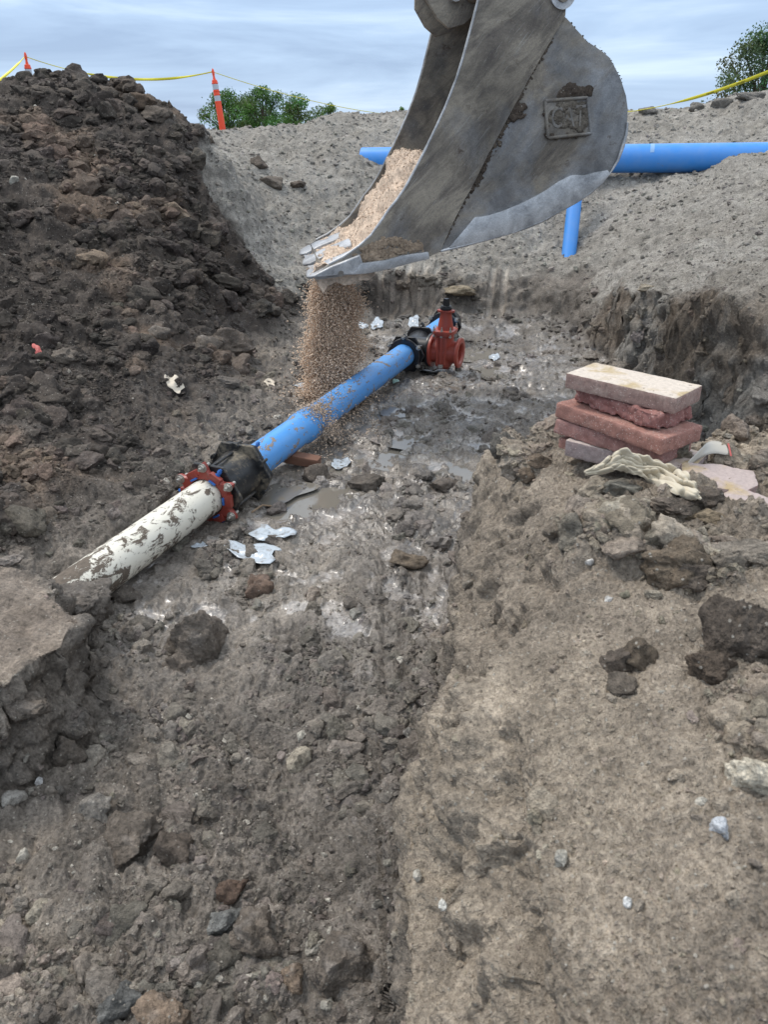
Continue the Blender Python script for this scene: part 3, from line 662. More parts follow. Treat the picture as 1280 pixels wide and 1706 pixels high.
STEEL = mudded('bolt_steel', (.50, .48, .44), .38, (.72, .9), metal=.8, sc=40)
BOLTBLUE = mudded('blue_bolt', (.03, .13, .42), .35, (.82, .95), sc=40)

# ------------------------------------------------------------------ the water main in the trench
yv = Vector((0, 0, 1)); xv = PD.cross(yv).normalized(); AX = Matrix((( xv.x, yv.x, PD.x, PA.x), (xv.y, yv.y, PD.y, PA.y), (xv.z, yv.z, PD.z, PA.z), (0, 0, 0, 1)))
AX.translation.z = .155
RP = .119
def on_axis(s): return AX @ T((0, 0, s))
def pipe_prof(L, r, bell=0, th=.012, n=10):
    p = [(r - th, 0), (r, 0.003)] + [(r, L * k / n) for k in range(1, n)] + [(r, L - .003), (r - th, L)]
    return p
wp = lathe('white_pipe', [(RP - .012, -.10), (RP, -.10)] + [(RP, -.1 + k * .08) for k in range(1, 17)] + [(RP, 1.33), (RP - .012, 1.33)], WHITE, M=on_axis(0), seg=64, closed=True)
tag(wp, 'old white water pipe streaked with mud, its near end buried in soil', 'pipe')
b1 = lathe('blue_pipe', [(RP - .012, -.12), (RP, -.12)] + [(RP, k * .08) for k in range(1, 11)] + [(RP, .82), (RP + .012, .86), (RP + .013, .9), (RP + .013, 1.03), (RP + .009, 1.04), (RP - .001, 1.042), (RP - .012, .97)], BLUE, M=on_axis(1.72), seg=64, closed=True)
tag(b1, 'short blue water pipe between the black coupling and the gravel splashed joint', 'pipe')
b2 = lathe('blue_pipe', [(RP - .012, 0), (RP, 0)] + [(RP, k * .11) for k in range(1, 20)] + [(RP, 2.25), (RP - .012, 2.25)], BLUE, M=on_axis(2.72), seg=64, closed=True)
tag(b2, 'long blue water pipe between the gravel splashed joint and the black tee', 'pipe')
b3 = lathe('blue_pipe', [(RP - .012, 0), (RP, 0)] + [(RP, k * .1) for k in range(1, 9)] + [(RP, .9), (RP - .012, .9)], BLUE, M=on_axis(5.6), seg=64, closed=True)
tag(b3, 'blue water pipe beyond the tee running behind the red valve', 'pipe')

def lobed(n, ph, amp, sharpness=2.0): return lambda a: 1 + amp * (max(0, math.cos(n * (a - ph) / 1.0)) ** sharpness)
def flat_sided(n, ph, k=1.0):
    def f(a):
        q = ((a - ph) % (2 * math.pi / n)) - math.pi / n; v = math.cos(math.pi / n) / math.cos(q); return min(v, .985) ** k
    return f
def bolt(parent, M, L=.09, nut_r=.021, shank=.010, m=None, name='bolt'):
    """nut, washer and threaded end; local +Z is outwards"""
    m = m or STEEL; V = []; F = []
    def cyl(r0, r1, z0, z1, n, ph=0):
        o = len(V)
        for k in range(n):
            a = 2 * math.pi * k / n + ph; V.append((r0 * math.cos(a), r0 * math.sin(a), z0))
        for k in range(n):
            a = 2 * math.pi * k / n + ph; V.append((r1 * math.cos(a), r1 * math.sin(a), z1))
        for k in range(n): F.append((o + k, o + (k + 1) % n, o + n + (k + 1) % n, o + n + k))
        F.append([o + k for k in range(n)][::-1]); F.append([o + n + k for k in range(n)])
    cyl(nut_r * 1.25, nut_r * 1.25, -.002, .003, 20); cyl(nut_r, nut_r * .96, .003, .022, 6); cyl(shank, shank * .9, -L, .048, 14)
    o = from_arrays(name, V, F, m, parent, smooth=False); o.matrix_local = M; return o
def wedge_bolt(parent, M):
    V = []; F = []
    for (r0, r1, z0, z1, n) in ((.017, .019, -.03, .012, 8), (.012, .012, .012, .026, 12), (.016, .015, .026, .044, 6), (.010, .009, .044, .054, 6)):
        o = len(V)
        for rr_, zz in ((r0, z0), (r1, z1)):
            for k in range(n): a = 2 * math.pi * k / n; V.append((rr_ * math.cos(a), rr_ * math.sin(a), zz))
        for k in range(n): F.append((o + k, o + (k + 1) % n, o + n + (k + 1) % n, o + n + k))
        F.append([o + k for k in range(n)][::-1]); F.append([o + n + k for k in range(n)])
    o = from_arrays('wedge_bolt', V, F, BOLTBLUE, parent, smooth=False); o.matrix_local = M; return o
def ring_plate(name, rin, rout, z0, z1, m, parent, lob, seg=96, bev=.006):
    prof = [(rin, z0), (rout - bev, z0), (rout, z0 + bev), (rout, z1 - bev), (rout - bev, z1), (rin, z1)]
    V = []; F = []; n = len(prof)
    for i in range(seg):
        a = 2 * math.pi * i / seg; f = lob(a)
        for k, (r, z) in enumerate(prof): q = r if k in (0, n - 1) else r * f; V.append((q * math.cos(a), q * math.sin(a), z))
    for i in range(seg):
        j = (i + 1) % seg
        for k in range(n): F.append((i * n + k, j * n + k, j * n + (k + 1) % n, i * n + (k + 1) % n))
    o = from_arrays(name, V, F, m, parent); sharp(o); return o
# transition coupling: near face at s = 1.27, far face at s = 1.83
cp = empty('pipe_coupling', (0, 0, 0), 'black iron coupling with a red bolted collar joining white pipe to blue pipe', 'coupling'); cp.matrix_world = on_axis(1.48) @ Matrix.Diagonal((1, 1, .82, 1))
lathe('sleeve_body', [(.122, -.19), (.155, -.19), (.160, -.15), (.150, -.10), (.152, .0), (.160, .10), (.170, .20), (.172, .24), (.122, .24)], BLACK, cp, seg=72, closed=True)
PH = R(30)
ring_plate('flange', .13, .232, -.205, -.178, BLACK, cp, flat_sided(6, PH + R(30)))
ring_plate('flange', .13, .250, .215, .243, BLACK, cp, flat_sided(6, PH + R(30)))
gl = ring_plate('gland', .13, .232, .262, .300, BLACKC, cp, flat_sided(6, PH + R(30)))
for k in (0, 2, 4):
    a = PH + R(60) * k
    wedge_bolt(gl, RZ(math.degrees(a) + 30) @ T((.205, 0, .300)) @ RY(60))
for k in range(6):                                      # oblong T-heads on the near side of the far flange
    a = PH + R(60) * k; h = prism('bolt_head', [(.030*math.cos(q)*1.0, .014*math.sin(q)) for q in np.linspace(0, 2*math.pi, 14, endpoint=False)], -.012, .012, BLACK, cp, RZ(math.degrees(a)) @ T((.214, 0, .203)) @ RZ(70), .004)
    tube('bolt_shank', [(0, 0, 0), (0, 0, .1)], .010, BLACK, h, 8)
    o = lathe('rib', [(.012, 0), (.010, .30)], BLACK, cp, RZ(math.degrees(a)) @ T((.175, 0, -.15)), seg=8) if k % 2 else None
rg = ring_plate('restraint_collar', .126, .176, -.275, -.222, RED, cp, lobed(6, PH, .36, 3.0), bev=.012)
for k in range(6):
    a = PH + R(60) * k; bolt(rg, RZ(math.degrees(a)) @ T((.205, 0, -.275)) @ RX(180), nut_r=.024, shank=.012)
    b_ = box('wedge_housing', .05, .085, .045, RED, rg, RZ(math.degrees(a) + 30) @ T((.163, 0, -.262)), .008)
    box('wedge', .012, .05, .03, BOLTBLUE, b_, T((-.026, 0, -.02)), .002)
    if k % 2 == 0: wedge_bolt(rg, RZ(math.degrees(a) + 30) @ T((.178, 0, -.25)) @ RY(72))
# tee: centre at s = 5.3
te = empty('pipe_tee', (0, 0, 0), 'black iron tee joint with bolted collars between blue pipes and red valve', 'tee fitting'); te.matrix_world = on_axis(5.28)
lathe('run_body', [(.122, -.27), (.150, -.27), (.152, -.20), (.134, -.12), (.134, .12), (.152, .20), (.150, .27), (.122, .27)], BLACKC, te, seg=56, closed=True)
lathe('branch_body', [(.05, 0), (.134, .0), (.134, .19), (.05, .19)], BLACKC, te, RY(90), seg=48)
bf = lathe('branch_flange', [(.05, .187), (.178, .187), (.180, .195), (.178, .212), (.05, .212)], BLACKC, te, RY(90), seg=56)
for z, sgn in ((-.24, -1), (.24, 1)):
    ring_plate('flange', .13, .215, z - .014, z + .014, BLACKC, te, flat_sided(6, R(60)))
    g2 = ring_plate('gland', .122, .178, z + sgn * .055 - .018, z + sgn * .055 + .018, BLACKC, te, lobed(6, R(30), .28, 3), bev=.008)
    for k in range(6): bolt(g2, RZ(30 + 60 * k) @ T((.192, 0, z + sgn * .073)) @ (RX(180) if sgn < 0 else RX(0)), nut_r=.021, shank=.010)
    for k in range(3): box('lug', .06, .05, .05, BLACKC, g2, RZ(90 + 120 * k) @ T((.175, 0, z + sgn * .055)), .008)
# far collar at the end of the third pipe
ec = empty('end_coupling', (0, 0, 0), 'black bolted coupling at the far end of the blue pipe behind the valve', 'coupling'); ec.matrix_world = on_axis(6.52)
lathe('sleeve_body', [(.10, -.08), (.152, -.08), (.155, .0), (.15, .16), (.12, .22), (.02, .23)], BLACKC, ec, seg=40)
ring_plate('flange', .12, .215, -.07, -.04, BLACKC, ec, flat_sided(6, R(60)))
g3 = ring_plate('gland', .122, .18, -.13, -.09, BLACKC, ec, lobed(6, R(30), .28, 3), bev=.008)
for k in range(6): bolt(g3, RZ(30 + 60 * k) @ T((.192, 0, -.13)) @ RX(180), nut_r=.021)
# gate valve, hung on the branch flange: local X runs along the branch
gv = empty('gate_valve', (0, 0, 0), 'red gate valve with black operating nut standing beside the tee', 'valve')
xd = xv; yd = Vector((0, 0, 1)).cross(xd); base = on_axis(5.28).translation
gv.matrix_world = Matrix(((xd.x, yd.x, 0, base.x), (xd.y, yd.y, 0, base.y), (0, 0, .95, base.z), (0, 0, 0, 1)))
VX = .215
def xl(z): return RY(90) @ T((0, 0, z))
lathe('barrel', [(.10, VX + .02), (.128, VX + .02), (.125, VX + .08), (.128, VX + .19), (.122, VX + .28), (.128, VX + .31), (.102, VX + .31), (.098, VX + .18)], REDV, gv, RY(90), seg=56, closed=True)
f1_ = lathe('inlet_flange', [(.09, VX), (.180, VX), (.182, VX + .006), (.180, VX + .026), (.09, VX + .026)], REDV, gv, RY(90), seg=56)
for k in range(8): bolt(f1_, RX(22.5 + 45 * k) @ T((VX + .026, 0, .150)) @ RY(90), L=.06, nut_r=.016, shank=.009)
lathe('outlet_flange', [(.102, VX + .298), (.165, VX + .298), (.168, VX + .305), (.168, VX + .325), (.160, VX + .33), (.118, VX + .33), (.105, VX + .315)], REDV, gv, RY(90), seg=56, closed=True, lobes=None)
lathe('bore', [(.0, VX + .20), (.099, VX + .20), (.099, VX + .215), (.0, VX + .215)], BLACKC, gv, RY(90), seg=40)
def oval(a, b, n=40, p=2.6):
    return [(a * math.copysign(abs(math.cos(t)) ** (2 / p), math.cos(t)), b * math.copysign(abs(math.sin(t)) ** (2 / p), math.sin(t))) for t in np.linspace(0, 2 * math.pi, n, endpoint=False)]
cx_ = VX + .145
prism('gate_housing', oval(.088, .122), -.15, .215, REDV, gv, T((cx_, 0, 0)), .010)
for sx_ in (-1, 0, 1): box('rib', .022, .02, .30, REDV, gv, T((cx_ + sx_ * .045, -.122, .03)), .005)
bf_ = prism('bonnet_flange', oval(.118, .15, p=3.6), .222, .256, REDV, gv, T((cx_, 0, 0)), .007)
prism('housing_flange', oval(.108, .142, p=3.6), .205, .222, REDV, gv, T((cx_, 0, 0)), .004)
for sx_, sy_ in ((-.09, -.115), (.0, -.132), (.09, -.115), (-.09, .115), (.09, .115)):
    bolt(bf_, T((sx_, sy_, .256)), L=.07, nut_r=.014, shank=.008)
    box('bolt_head', .026, .026, .014, STEEL, bf_, T((sx_, sy_, .198)), .002)
lathe('bonnet', [(.02, .25), (.086, .25), (.082, .29), (.070, .36), (.062, .41), (.062, .445), (.02, .445)], REDV, gv, T((cx_, 0, 0)), seg=40)
prism('stuffing_plate', oval(.095, .062, p=2.2), .445, .468, REDV, gv, T((cx_, 0, 0)), .005)
prism('stem_collar', oval(.062, .06, p=2), .470, .500, BLACKC, gv, T((cx_, 0, 0)), .006)
nt_ = lathe('operating_nut', [(.0, .5), (.050, .5), (.050, .512), (.036, .515), (.030, .59), (.0, .59)], BLACKC, gv, T((cx_, 0, 0)) @ RZ(12), seg=4, smooth=False)
lathe('nut_skirt', [(.02, .497), (.056, .497), (.054, .512), (.02, .512)], BLACKC, nt_, seg=24)
box('plug', .05, .045, .04, STEEL, gv, T((cx_, -.125, -.135)), .006)
box('foot', .12, .10, .10, REDV, gv, T((cx_, 0, -.14)), .008)

# ------------------------------------------------------------------ large blue pipe laid over the far bank
pa = at(604, 268, 12.5); pb = at(1290, 262, 11.0); dv_ = (pb - pa); Lp = dv_.length + 3.0; dv_.normalize(); 
xq = dv_.cross(Vector((0, 0, 1))).normalized(); yq = xq.cross(dv_)
MB_ = Matrix(((xq.x, yq.x, dv_.x, pa.x), (xq.y, yq.y, dv_.y, pa.y), (xq.z, yq.z, dv_.z, pa.z), (0, 0, 0, 1)))
RB = .205
bp = lathe('large_blue_pipe', [(RB - .02, 0), (RB, 0)] + [(RB, Lp * k / 12) for k in range(1, 12)] + [(RB, Lp), (RB - .02, Lp)], BLUEFAR, M=MB_, seg=64, closed=True)
tag(bp, 'large bright blue pipe lying across the grey bank behind the bucket', 'pipe')
WPRINT = mat('white_print', (.22, .40, .66), .6)
for q0, q1, aa in ((4.66, 4.72, 62),):
    pr = [];
    V = [(math.cos(R(a)) * (RB + .002), math.sin(R(a)) * (RB + .002), z) for a in np.linspace(25, 85, 8) for z in (q0, q1)]
    Fq = [(2 * k, 2 * k + 1, 2 * k + 3, 2 * k + 2) for k in range(7)]
    o = from_arrays('print_mark', V, Fq, WPRINT, bp)
sp_a = at(947, 436, 10.75); sp_b = at(966, 262, 10.95)
o = tube('leaning_blue_pipe', [sp_a - (sp_b - sp_a) * .2, sp_a, sp_b], .105, BLUEFAR, seg=32); tag(o, 'slim bright blue pipe standing aslant in the bank below the bucket', 'pipe')

# ------------------------------------------------------------------ bucket
Wn = Vector((-.145, .989, .0)).normalized(); An = Vector((Wn.y, -Wn.x, 0)); P0 = at(711, 245, 5.2)
def pl(px, py, off=0.0):
    r = ray(px, py); o_ = Vector((0, 0, CZ)); t = ((P0 + Wn * off - o_) @ Wn) / (r @ Wn); p = o_ + r * t - P0
    return (p @ An, p.z)
BW = 1.5
MBK = Matrix(((An.x, 0, Wn.x, P0.x), (An.y, 0, Wn.y, P0.y), (0, 1, 0, P0.z), (0, 0, 0, 1)))   # local x = along the plate, y = up, z = away from the camera
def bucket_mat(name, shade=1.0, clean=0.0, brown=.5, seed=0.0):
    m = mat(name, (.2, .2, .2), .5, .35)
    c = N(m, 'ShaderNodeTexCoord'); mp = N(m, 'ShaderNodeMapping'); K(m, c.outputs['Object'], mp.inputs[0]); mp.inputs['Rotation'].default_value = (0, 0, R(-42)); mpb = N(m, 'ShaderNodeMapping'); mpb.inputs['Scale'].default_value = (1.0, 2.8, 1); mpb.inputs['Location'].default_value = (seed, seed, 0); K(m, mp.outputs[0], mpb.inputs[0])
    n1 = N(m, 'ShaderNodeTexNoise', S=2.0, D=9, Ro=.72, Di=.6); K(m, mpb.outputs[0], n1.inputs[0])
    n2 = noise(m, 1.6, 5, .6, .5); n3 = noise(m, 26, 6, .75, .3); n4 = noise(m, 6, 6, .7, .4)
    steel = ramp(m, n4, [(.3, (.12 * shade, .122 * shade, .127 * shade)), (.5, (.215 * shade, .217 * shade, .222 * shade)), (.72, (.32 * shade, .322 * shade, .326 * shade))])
    smear = ramp(m, n1.outputs[0], [(.34, (.085, .072, .062)), (.47, (.165, .142, .115)), (.57, (.27, .235, .185)), (.68, (.17, .148, .12))])
    sy = N(m, 'ShaderNodeSeparateXYZ'); K(m, c.outputs['Object'], sy.inputs[0]); gy_ = N(m, 'ShaderNodeMath', operation='MULTIPLY_ADD'); K(m, sy.outputs[1], gy_.inputs[0]); gy_.inputs[1].default_value = .16; K(m, n2, gy_.inputs[2]); gx_ = N(m, 'ShaderNodeMath', operation='MULTIPLY_ADD'); K(m, sy.outputs[0], gx_.inputs[0]); gx_.inputs[1].default_value = -.10; K(m, gy_.outputs[0], gx_.inputs[2])
    f = ramp(m, gx_.outputs[0], [(.45 - brown * .2, 0.0), (.62 - brown * .2, .95 * (1 - clean))])
    cc = mixc(m, f, steel, smear)
    sm = N(m, 'ShaderNodeMath', operation='MULTIPLY_ADD'); K(m, n3, sm.inputs[0]); sm.inputs[1].default_value = .5; K(m, n4, sm.inputs[2])
    f2 = ramp(m, sm.outputs[0], [(.88 + clean * .1, 0.0), (.98 + clean * .1, .9)])
    cc = mixc(m, f2, cc, (.075, .055, .042))
    sc_ = N(m, 'ShaderNodeTexNoise', S=16, D=3, Ro=.8, Di=.5); mp2 = N(m, 'ShaderNodeMapping'); K(m, c.outputs['Object'], mp2.inputs[0]); mp2.inputs['Rotation'].default_value = (0, 0, R(-50)); mp3 = N(m, 'ShaderNodeMapping'); mp3.inputs['Scale'].default_value = (.3, 7, 1); K(m, mp2.outputs[0], mp3.inputs[0]); K(m, mp3.outputs[0], sc_.inputs[0])
    cc = mixc(m, ramp(m, sc_.outputs[0], [(.63, 0.0), (.66, .45)]), cc, (.36, .35, .33))
    wv_ = noise(m, .9, 6, .7, .8); cc = mixc(m, 1, cc, ramp(m, wv_, [(.32, .55), (.5, 1.0), (.68, 1.35)]), 'MULTIPLY'); cc = mixc(m, 1, cc, ramp(m, noise(m, 95, 4, .8), [(.3, .75), (.7, 1.25)]), 'MULTIPLY')
    K(m, cc, bs(m).inputs['Base Color'])
    fm = mixc(m, 1, ramp(m, f, [(0, 1.0), (1, 0.0)]), ramp(m, f2, [(0, 1.0), (1, 0.0)]), 'MULTIPLY')
    K(m, ramp(m, fm, [(0, 0.0), (1, .45)]), bs(m).inputs['Metallic']); K(m, ramp(m, fm, [(0, .8), (1, .42)]), bs(m).inputs['Roughness'])
    b_ = bump(m, sm.outputs[0], .35, .010); bump(m, n1.outputs[0], .25, .008, b_); return m
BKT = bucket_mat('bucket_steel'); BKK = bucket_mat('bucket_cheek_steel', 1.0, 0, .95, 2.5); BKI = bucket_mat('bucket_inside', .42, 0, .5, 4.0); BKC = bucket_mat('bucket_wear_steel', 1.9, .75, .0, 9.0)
lead = [(812,-70),(804,-30),(797,0),(783,54),(772,95),(761,131),(743,177),(727,212),(711,245),(693,280),(675,313),(662,332),(648,349),(634,370),(618,392),(598,410),(572,428),(548,440),(530,452)]
under = [(545,462),(575,458),(611,449),(660,440),(713,428),(734,419),(775,409),(815,399),(845,391),(874,381),(905,368),(933,353),(960,338),(983,322),(1002,306),(1018,288),(1030,268),(1038,245),(1044,225),(1046,204),(1047,182),(1044,159),(1036,132),(1024,109),(1016,96),(1006,86),(992,77),(978,68),(960,48),(942,27),(938,12),(945,-10),(960,-40),(955,-75)]
bk = empty('excavator_bucket', P0, 'large muddy steel excavator bucket tipping gravel above the trench', 'excavator bucket'); bk.matrix_world = MBK
plate = [pl(*q) for q in lead + under]
def inset(pts, d):
    n = len(pts); out_ = []
    for i in range(n):
        a = Vector(pts[i - 1]); b = Vector(pts[i]); c = Vector(pts[(i + 1) % n]); t = ((b - a).normalized() + (c - b).normalized()).normalized(); out_.append((b.x - t.y * d, b.y + t.x * d))
    return out_
def dens(pts, h):
    o_ = []
    for a, b in zip(pts, pts[1:] + pts[:1]):
        a = Vector(a); b = Vector(b); n = max(1, int((b - a).length / h))
        for k in range(n): o_.append(tuple(a.lerp(b, k / n)))
    return o_
rj = np.random.default_rng(5)
def nick(pts, a): return [(x + rj.normal() * a, y + rj.normal() * a) for x, y in pts]
prism('side_plate', nick(dens(plate, .05), .0015), 0, .028, BKT, bk, None, .005)
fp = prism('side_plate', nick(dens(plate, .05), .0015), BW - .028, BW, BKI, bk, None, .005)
# pin hole boss inside the far plate
hb = pl(650, 300, BW); lathe('boss', [(.0, BW - .05), (.055, BW - .05), (.065, BW - .028), (.0, BW - .028)], BKI, bk, T((hb[0] , hb[1], 0)), seg=24)
# curved shell between the plates
path = [Vector(pl(*q)) for q in [(532,456)] + under[:-4]]
V = []; Fq = []
def shell(path, th, z0, z1, name, m, nz=7):
    V = []; Fq = []; n = len(path)
    for i, p in enumerate(path):
        t = (path[min(i + 1, n - 1)] - path[max(i - 1, 0)]).normalized(); nn = Vector((-t.y, t.x))
        for k in range(nz):
            z = z0 + (z1 - z0) * k / (nz - 1); V.append((p.x + nn.x * .012, p.y + nn.y * .012, z)); V.append((p.x + nn.x * (.012 + th), p.y + nn.y * (.012 + th), z))
    w_ = 2 * nz
    for i in range(n - 1):
        for k in range(nz - 1):
            a = i * w_ + 2 * k; Fq.append((a, a + 2, a + w_ + 2, a + w_)); Fq.append((a + 1, a + w_ + 1, a + w_ + 3, a + 3))
        Fq.append((i*w_, (i+1)*w_, (i+1)*w_+1, i*w_+1)); e_ = 2*(nz-1); Fq.append((i*w_+e_, i*w_+e_+1, (i+1)*w_+e_+1, (i+1)*w_+e_))
    for i in (0, n - 1):
        for k in range(nz - 1): a = i * w_ + 2 * k; Fq.append((a, a + 1, a + 3, a + 2))
    o = from_arrays(name, V, Fq, m, bk); sharp(o, 50); return o
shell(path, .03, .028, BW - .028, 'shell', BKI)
# roof of the bucket and the torque tube at its front edge
top = [Vector(pl(*q)) for q in [(955,-30),(900,-48),(850,-48),(815,-35)]]
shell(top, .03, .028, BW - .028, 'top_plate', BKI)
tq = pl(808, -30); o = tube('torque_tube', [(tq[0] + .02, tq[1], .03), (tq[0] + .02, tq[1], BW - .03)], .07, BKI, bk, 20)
# thicker front cheek of the near plate, its weld, and mud packed along the seam
seam = [(942,27),(922,62),(904,92),(884,128),(866,162),(845,200),(828,232),(808,270),(790,305),(770,342),(752,378),(734,417)]
cheek = [pl(*q) for q in lead[2:] ] + [pl(*q) for q in under[:6]] + [pl(*q) for q in seam[::-1][1:]] + [pl(945,-10)]
cheek = inset(cheek, .004)
prism('cheek_plate', nick(dens(cheek, .05), .0012), -.022, .001, BKK, bk, None, .006)
cheekf = [(x, y) for x, y in cheek]
prism('cheek_plate', cheekf, BW - .001, BW + .022, BKT, bk, None, .006)
# leading edge polished bright
def strip(name, pts, wd, z0, z1, m, jitter=0, par=None):
    P_ = [Vector(p) for p in pts]; l = []; r_ = []
    for i, p in enumerate(P_):
        t = (P_[min(i + 1, len(P_) - 1)] - P_[max(i - 1, 0)]).normalized(); nn = Vector((-t.y, t.x)); w0 = wd[i] if isinstance(wd, list) else wd
        l.append(tuple(p + nn * w0)); r_.append(tuple(p - nn * .0))
    return prism(name, l + r_[::-1], z0, z1, m, par or bk, None, .003)
edgep = dens([pl(*q) for q in lead[2:]], .04)[:-8]
o = tube('leading_edge', [(x, y, -.008) for x, y in [pl(*q) for q in lead[2:-1]]], .011, BKC, bk, 8)
o = tube('leading_edge', [(x, y, BW + .004) for x, y in [pl(*q) for q in lead[2:-1]]], .010, BKC, bk, 8)
# curved wear band along the lower heel, raised from the plate
bandt = [(790,362),(812,359),(838,351),(862,341),(885,330),(910,316),(930,302),(948,293),(956,291),(972,292),(990,287),(1012,283)]
bandb = [(1016,290),(1002,304),(983,320),(960,336),(933,351),(905,366),(874,379),(845,389),(815,397),(775,407),(748,412),(765,392)]
prism('wear_plate', [pl(*q) for q in bandt + bandb], -.020, .001, BKC, bk, None, .005)
rim = [(734,418),(775,408),(815,398),(845,390),(874,380),(905,367),(933,352),(960,337),(983,321),(1002,305),(1018,287),(1030,267),(1038,244),(1044,224),(1046,204)]
tube('weld_rim', [(x, y, -.004) for x, y in [pl(*q) for q in rim]], [.011 + .004 * math.sin(i * 1.7) for i in range(len(rim))], BKC, bk, 8)
# lip: side strip, cutting edge and blunt teeth
prism('side_strip', [pl(*q) for q in [(600,437),(640,432),(668,424),(712,418),(714,430),(690,435),(650,446),(612,454),(585,456)]], -.055, -.02, BKC, bk, None, .008)
lipo = [pl(*q) for q in [(519,462),(560,452),(625,430),(640,424),(645,438),(612,452),(560,463),(530,467)]]
prism('lip', lipo, .02, BW - .02, BKC, bk, None, .006)
tw = .37
for k in range(3):
    z0 = -.05 + k * (BW + .10 - tw) / 2
    tip = pl(511, 466); to = pl(600, 418); bo = pl(612, 458); mid = pl(545, 464)
    V = []; prof = [tip, (tip[0] + .01, tip[1] + .018), pl(545, 443), pl(572, 431), to, bo, mid, (tip[0] + .015, tip[1] - .006)]
    nzz = 7
    for j in range(nzz):
        z = z0 + tw * j / (nzz - 1); e_ = 1 - .14 * (2 * j / (nzz - 1) - 1) ** 4; c0 = pl(590, 440)
        for (x, y) in prof: V.append((c0[0] + (x - c0[0]) * e_, c0[1] + (y - c0[1]) * (1 - .25 * (2 * j / (nzz - 1) - 1) ** 2), z))
    n_ = len(prof); Fq = [(j * n_ + i, j * n_ + (i + 1) % n_, (j + 1) * n_ + (i + 1) % n_, (j + 1) * n_ + i) for j in range(nzz - 1) for i in range(n_)]
    Fq += [list(range(n_))[::-1], [(nzz - 1) * n_ + i for i in range(n_)]]
    o = from_arrays('tooth', V, Fq, BKC, bk); sharp(o, 35); md = o.modifiers.new('b', 'BEVEL'); md.width = .010; md.segments = 2; md.limit_method = 'ANGLE'
    sc2 = pl(556, 452); lathe('pin', [(0, 0), (.022, 0), (.020, .012), (0, .012)], BKT, o, T((sc2[0] + .05, sc2[1] - .01, z0 - .004)), seg=16)
# raised maker's plate with worn letters
lg = [pl(*q) for q in [(908,168),(978,163),(984,222),(913,230)]]; o = prism('logo_plate', lg, -.012, .001, BKT, bk, None, .004)
MUDDY = mat('bucket_mud', (.10, .08, .06), .9); bump(MUDDY, noise(MUDDY, 60, 5, .7), .8, .01)
for a, b in zip(lg, lg[1:] + lg[:1]): tube('frame', [(a[0], a[1], -.012), (b[0], b[1], -.012)], .012, BKT, o, 8)
def text_mesh(txt, size, ext, m, name='lettering', parent=None, M=None):
    cu = bpy.data.curves.new(name, 'FONT'); cu.body = txt; cu.size = size; cu.extrude = ext; cu.align_x = 'CENTER'; cu.align_y = 'CENTER'; cu.resolution_u = 3
    to_ = bpy.data.objects.new(name, cu); COL.objects.link(to_); me = bpy.data.meshes.new_from_object(to_.evaluated_get(C.evaluated_depsgraph_get()))
    bpy.data.objects.remove(to_); bpy.data.curves.remove(cu); me.materials.append(m); q = bpy.data.objects.new(name, me); COL.objects.link(q); q.parent = parent
    if M is not None: q.matrix_local = M
    return q
lc = np.mean(np.array(lg), 0); text_mesh('CAT', .16, .005, BKT, 'lettering', o, T((lc[0], lc[1], -.014)) @ RZ(4) @ Matrix.Diagonal((.82, 1.2, 1, 1)))
# mud packed on the plate: seam, above the boss, along the seam foot
def mud_blobs(name, pts, rad, n, zc, seed, m=SOIL, col=(.085, .065, .05), sc=(1, 1, .4)):
    r = np.random.default_rng(seed); Vs = []; Fs = []; off = 0; P_ = [Vector(p) for p in pts]
    for k in range(n):
        i = r.integers(0, len(P_) - 1) if len(P_) > 1 else 0; p = P_[i].lerp(P_[min(i + 1, len(P_) - 1)], r.random()); q = rad * r.uniform(.25, 1) ** 2
        V, F = TEMPL[2][r.integers(0, 14)]; V = V * q * np.array(sc) + np.array([p.x + r.normal() * rad * .55, p.y + r.normal() * rad * .35, zc]); Vs.append(V); Fs.append(F + off); off += len(V)
    V = np.concatenate(Vs); o = from_arrays(name, V, np.concatenate(Fs), m, bk, attrs={'wet': np.full(len(V), .05)}, cols={'tint': np.tile(col, (len(V), 1))}); return o
mud_blobs('packed_mud', [pl(*q) for q in seam[1:]], .014, 420, -.001, 3, col=(.13, .105, .082))
mud_blobs('packed_mud', [pl(*q) for q in ((862,168),(845,200),(828,232),(800,285),(785,312))], .030, 220, -.002, 13, col=(.11, .088, .068))
mud_blobs('packed_mud', [pl(*q) for q in ((852,178),(866,184),(858,192))], .040, 40, -.012, 4)
mud_blobs('packed_mud', [pl(*q) for q in ((800,262),(812,268),(795,290),(782,318))], .030, 60, -.006, 8)
mud_blobs('packed_mud', [pl(*q) for q in ((935,158),(955,150),(975,156))], .045, 70, .0, 5)
mud_blobs('packed_mud', [pl(*q) for q in ((908,176),(912,226),(940,228),(980,222))], .022, 60, -.010, 6)
mud_blobs('packed_mud', [pl(*q) for q in ((925,190),(945,205),(968,212),(975,185),(960,175),(930,175))], .038, 230, -.013, 16, col=(.15,.13,.105), sc=(1, 1, .3))
mud_blobs('packed_mud', [pl(*q) for q in ((942,27),(978,66),(1006,84),(1024,107),(1036,130),(1046,180))], .010, 60, .012, 7)
mud_blobs('caked_gravel', [pl(*q) for q in ((610,415),(650,400),(700,412),(640,420),(600,430),(660,425))], .030, 900, -.022, 9, col=(.33, .25, .18), sc=(1, 1, .25))
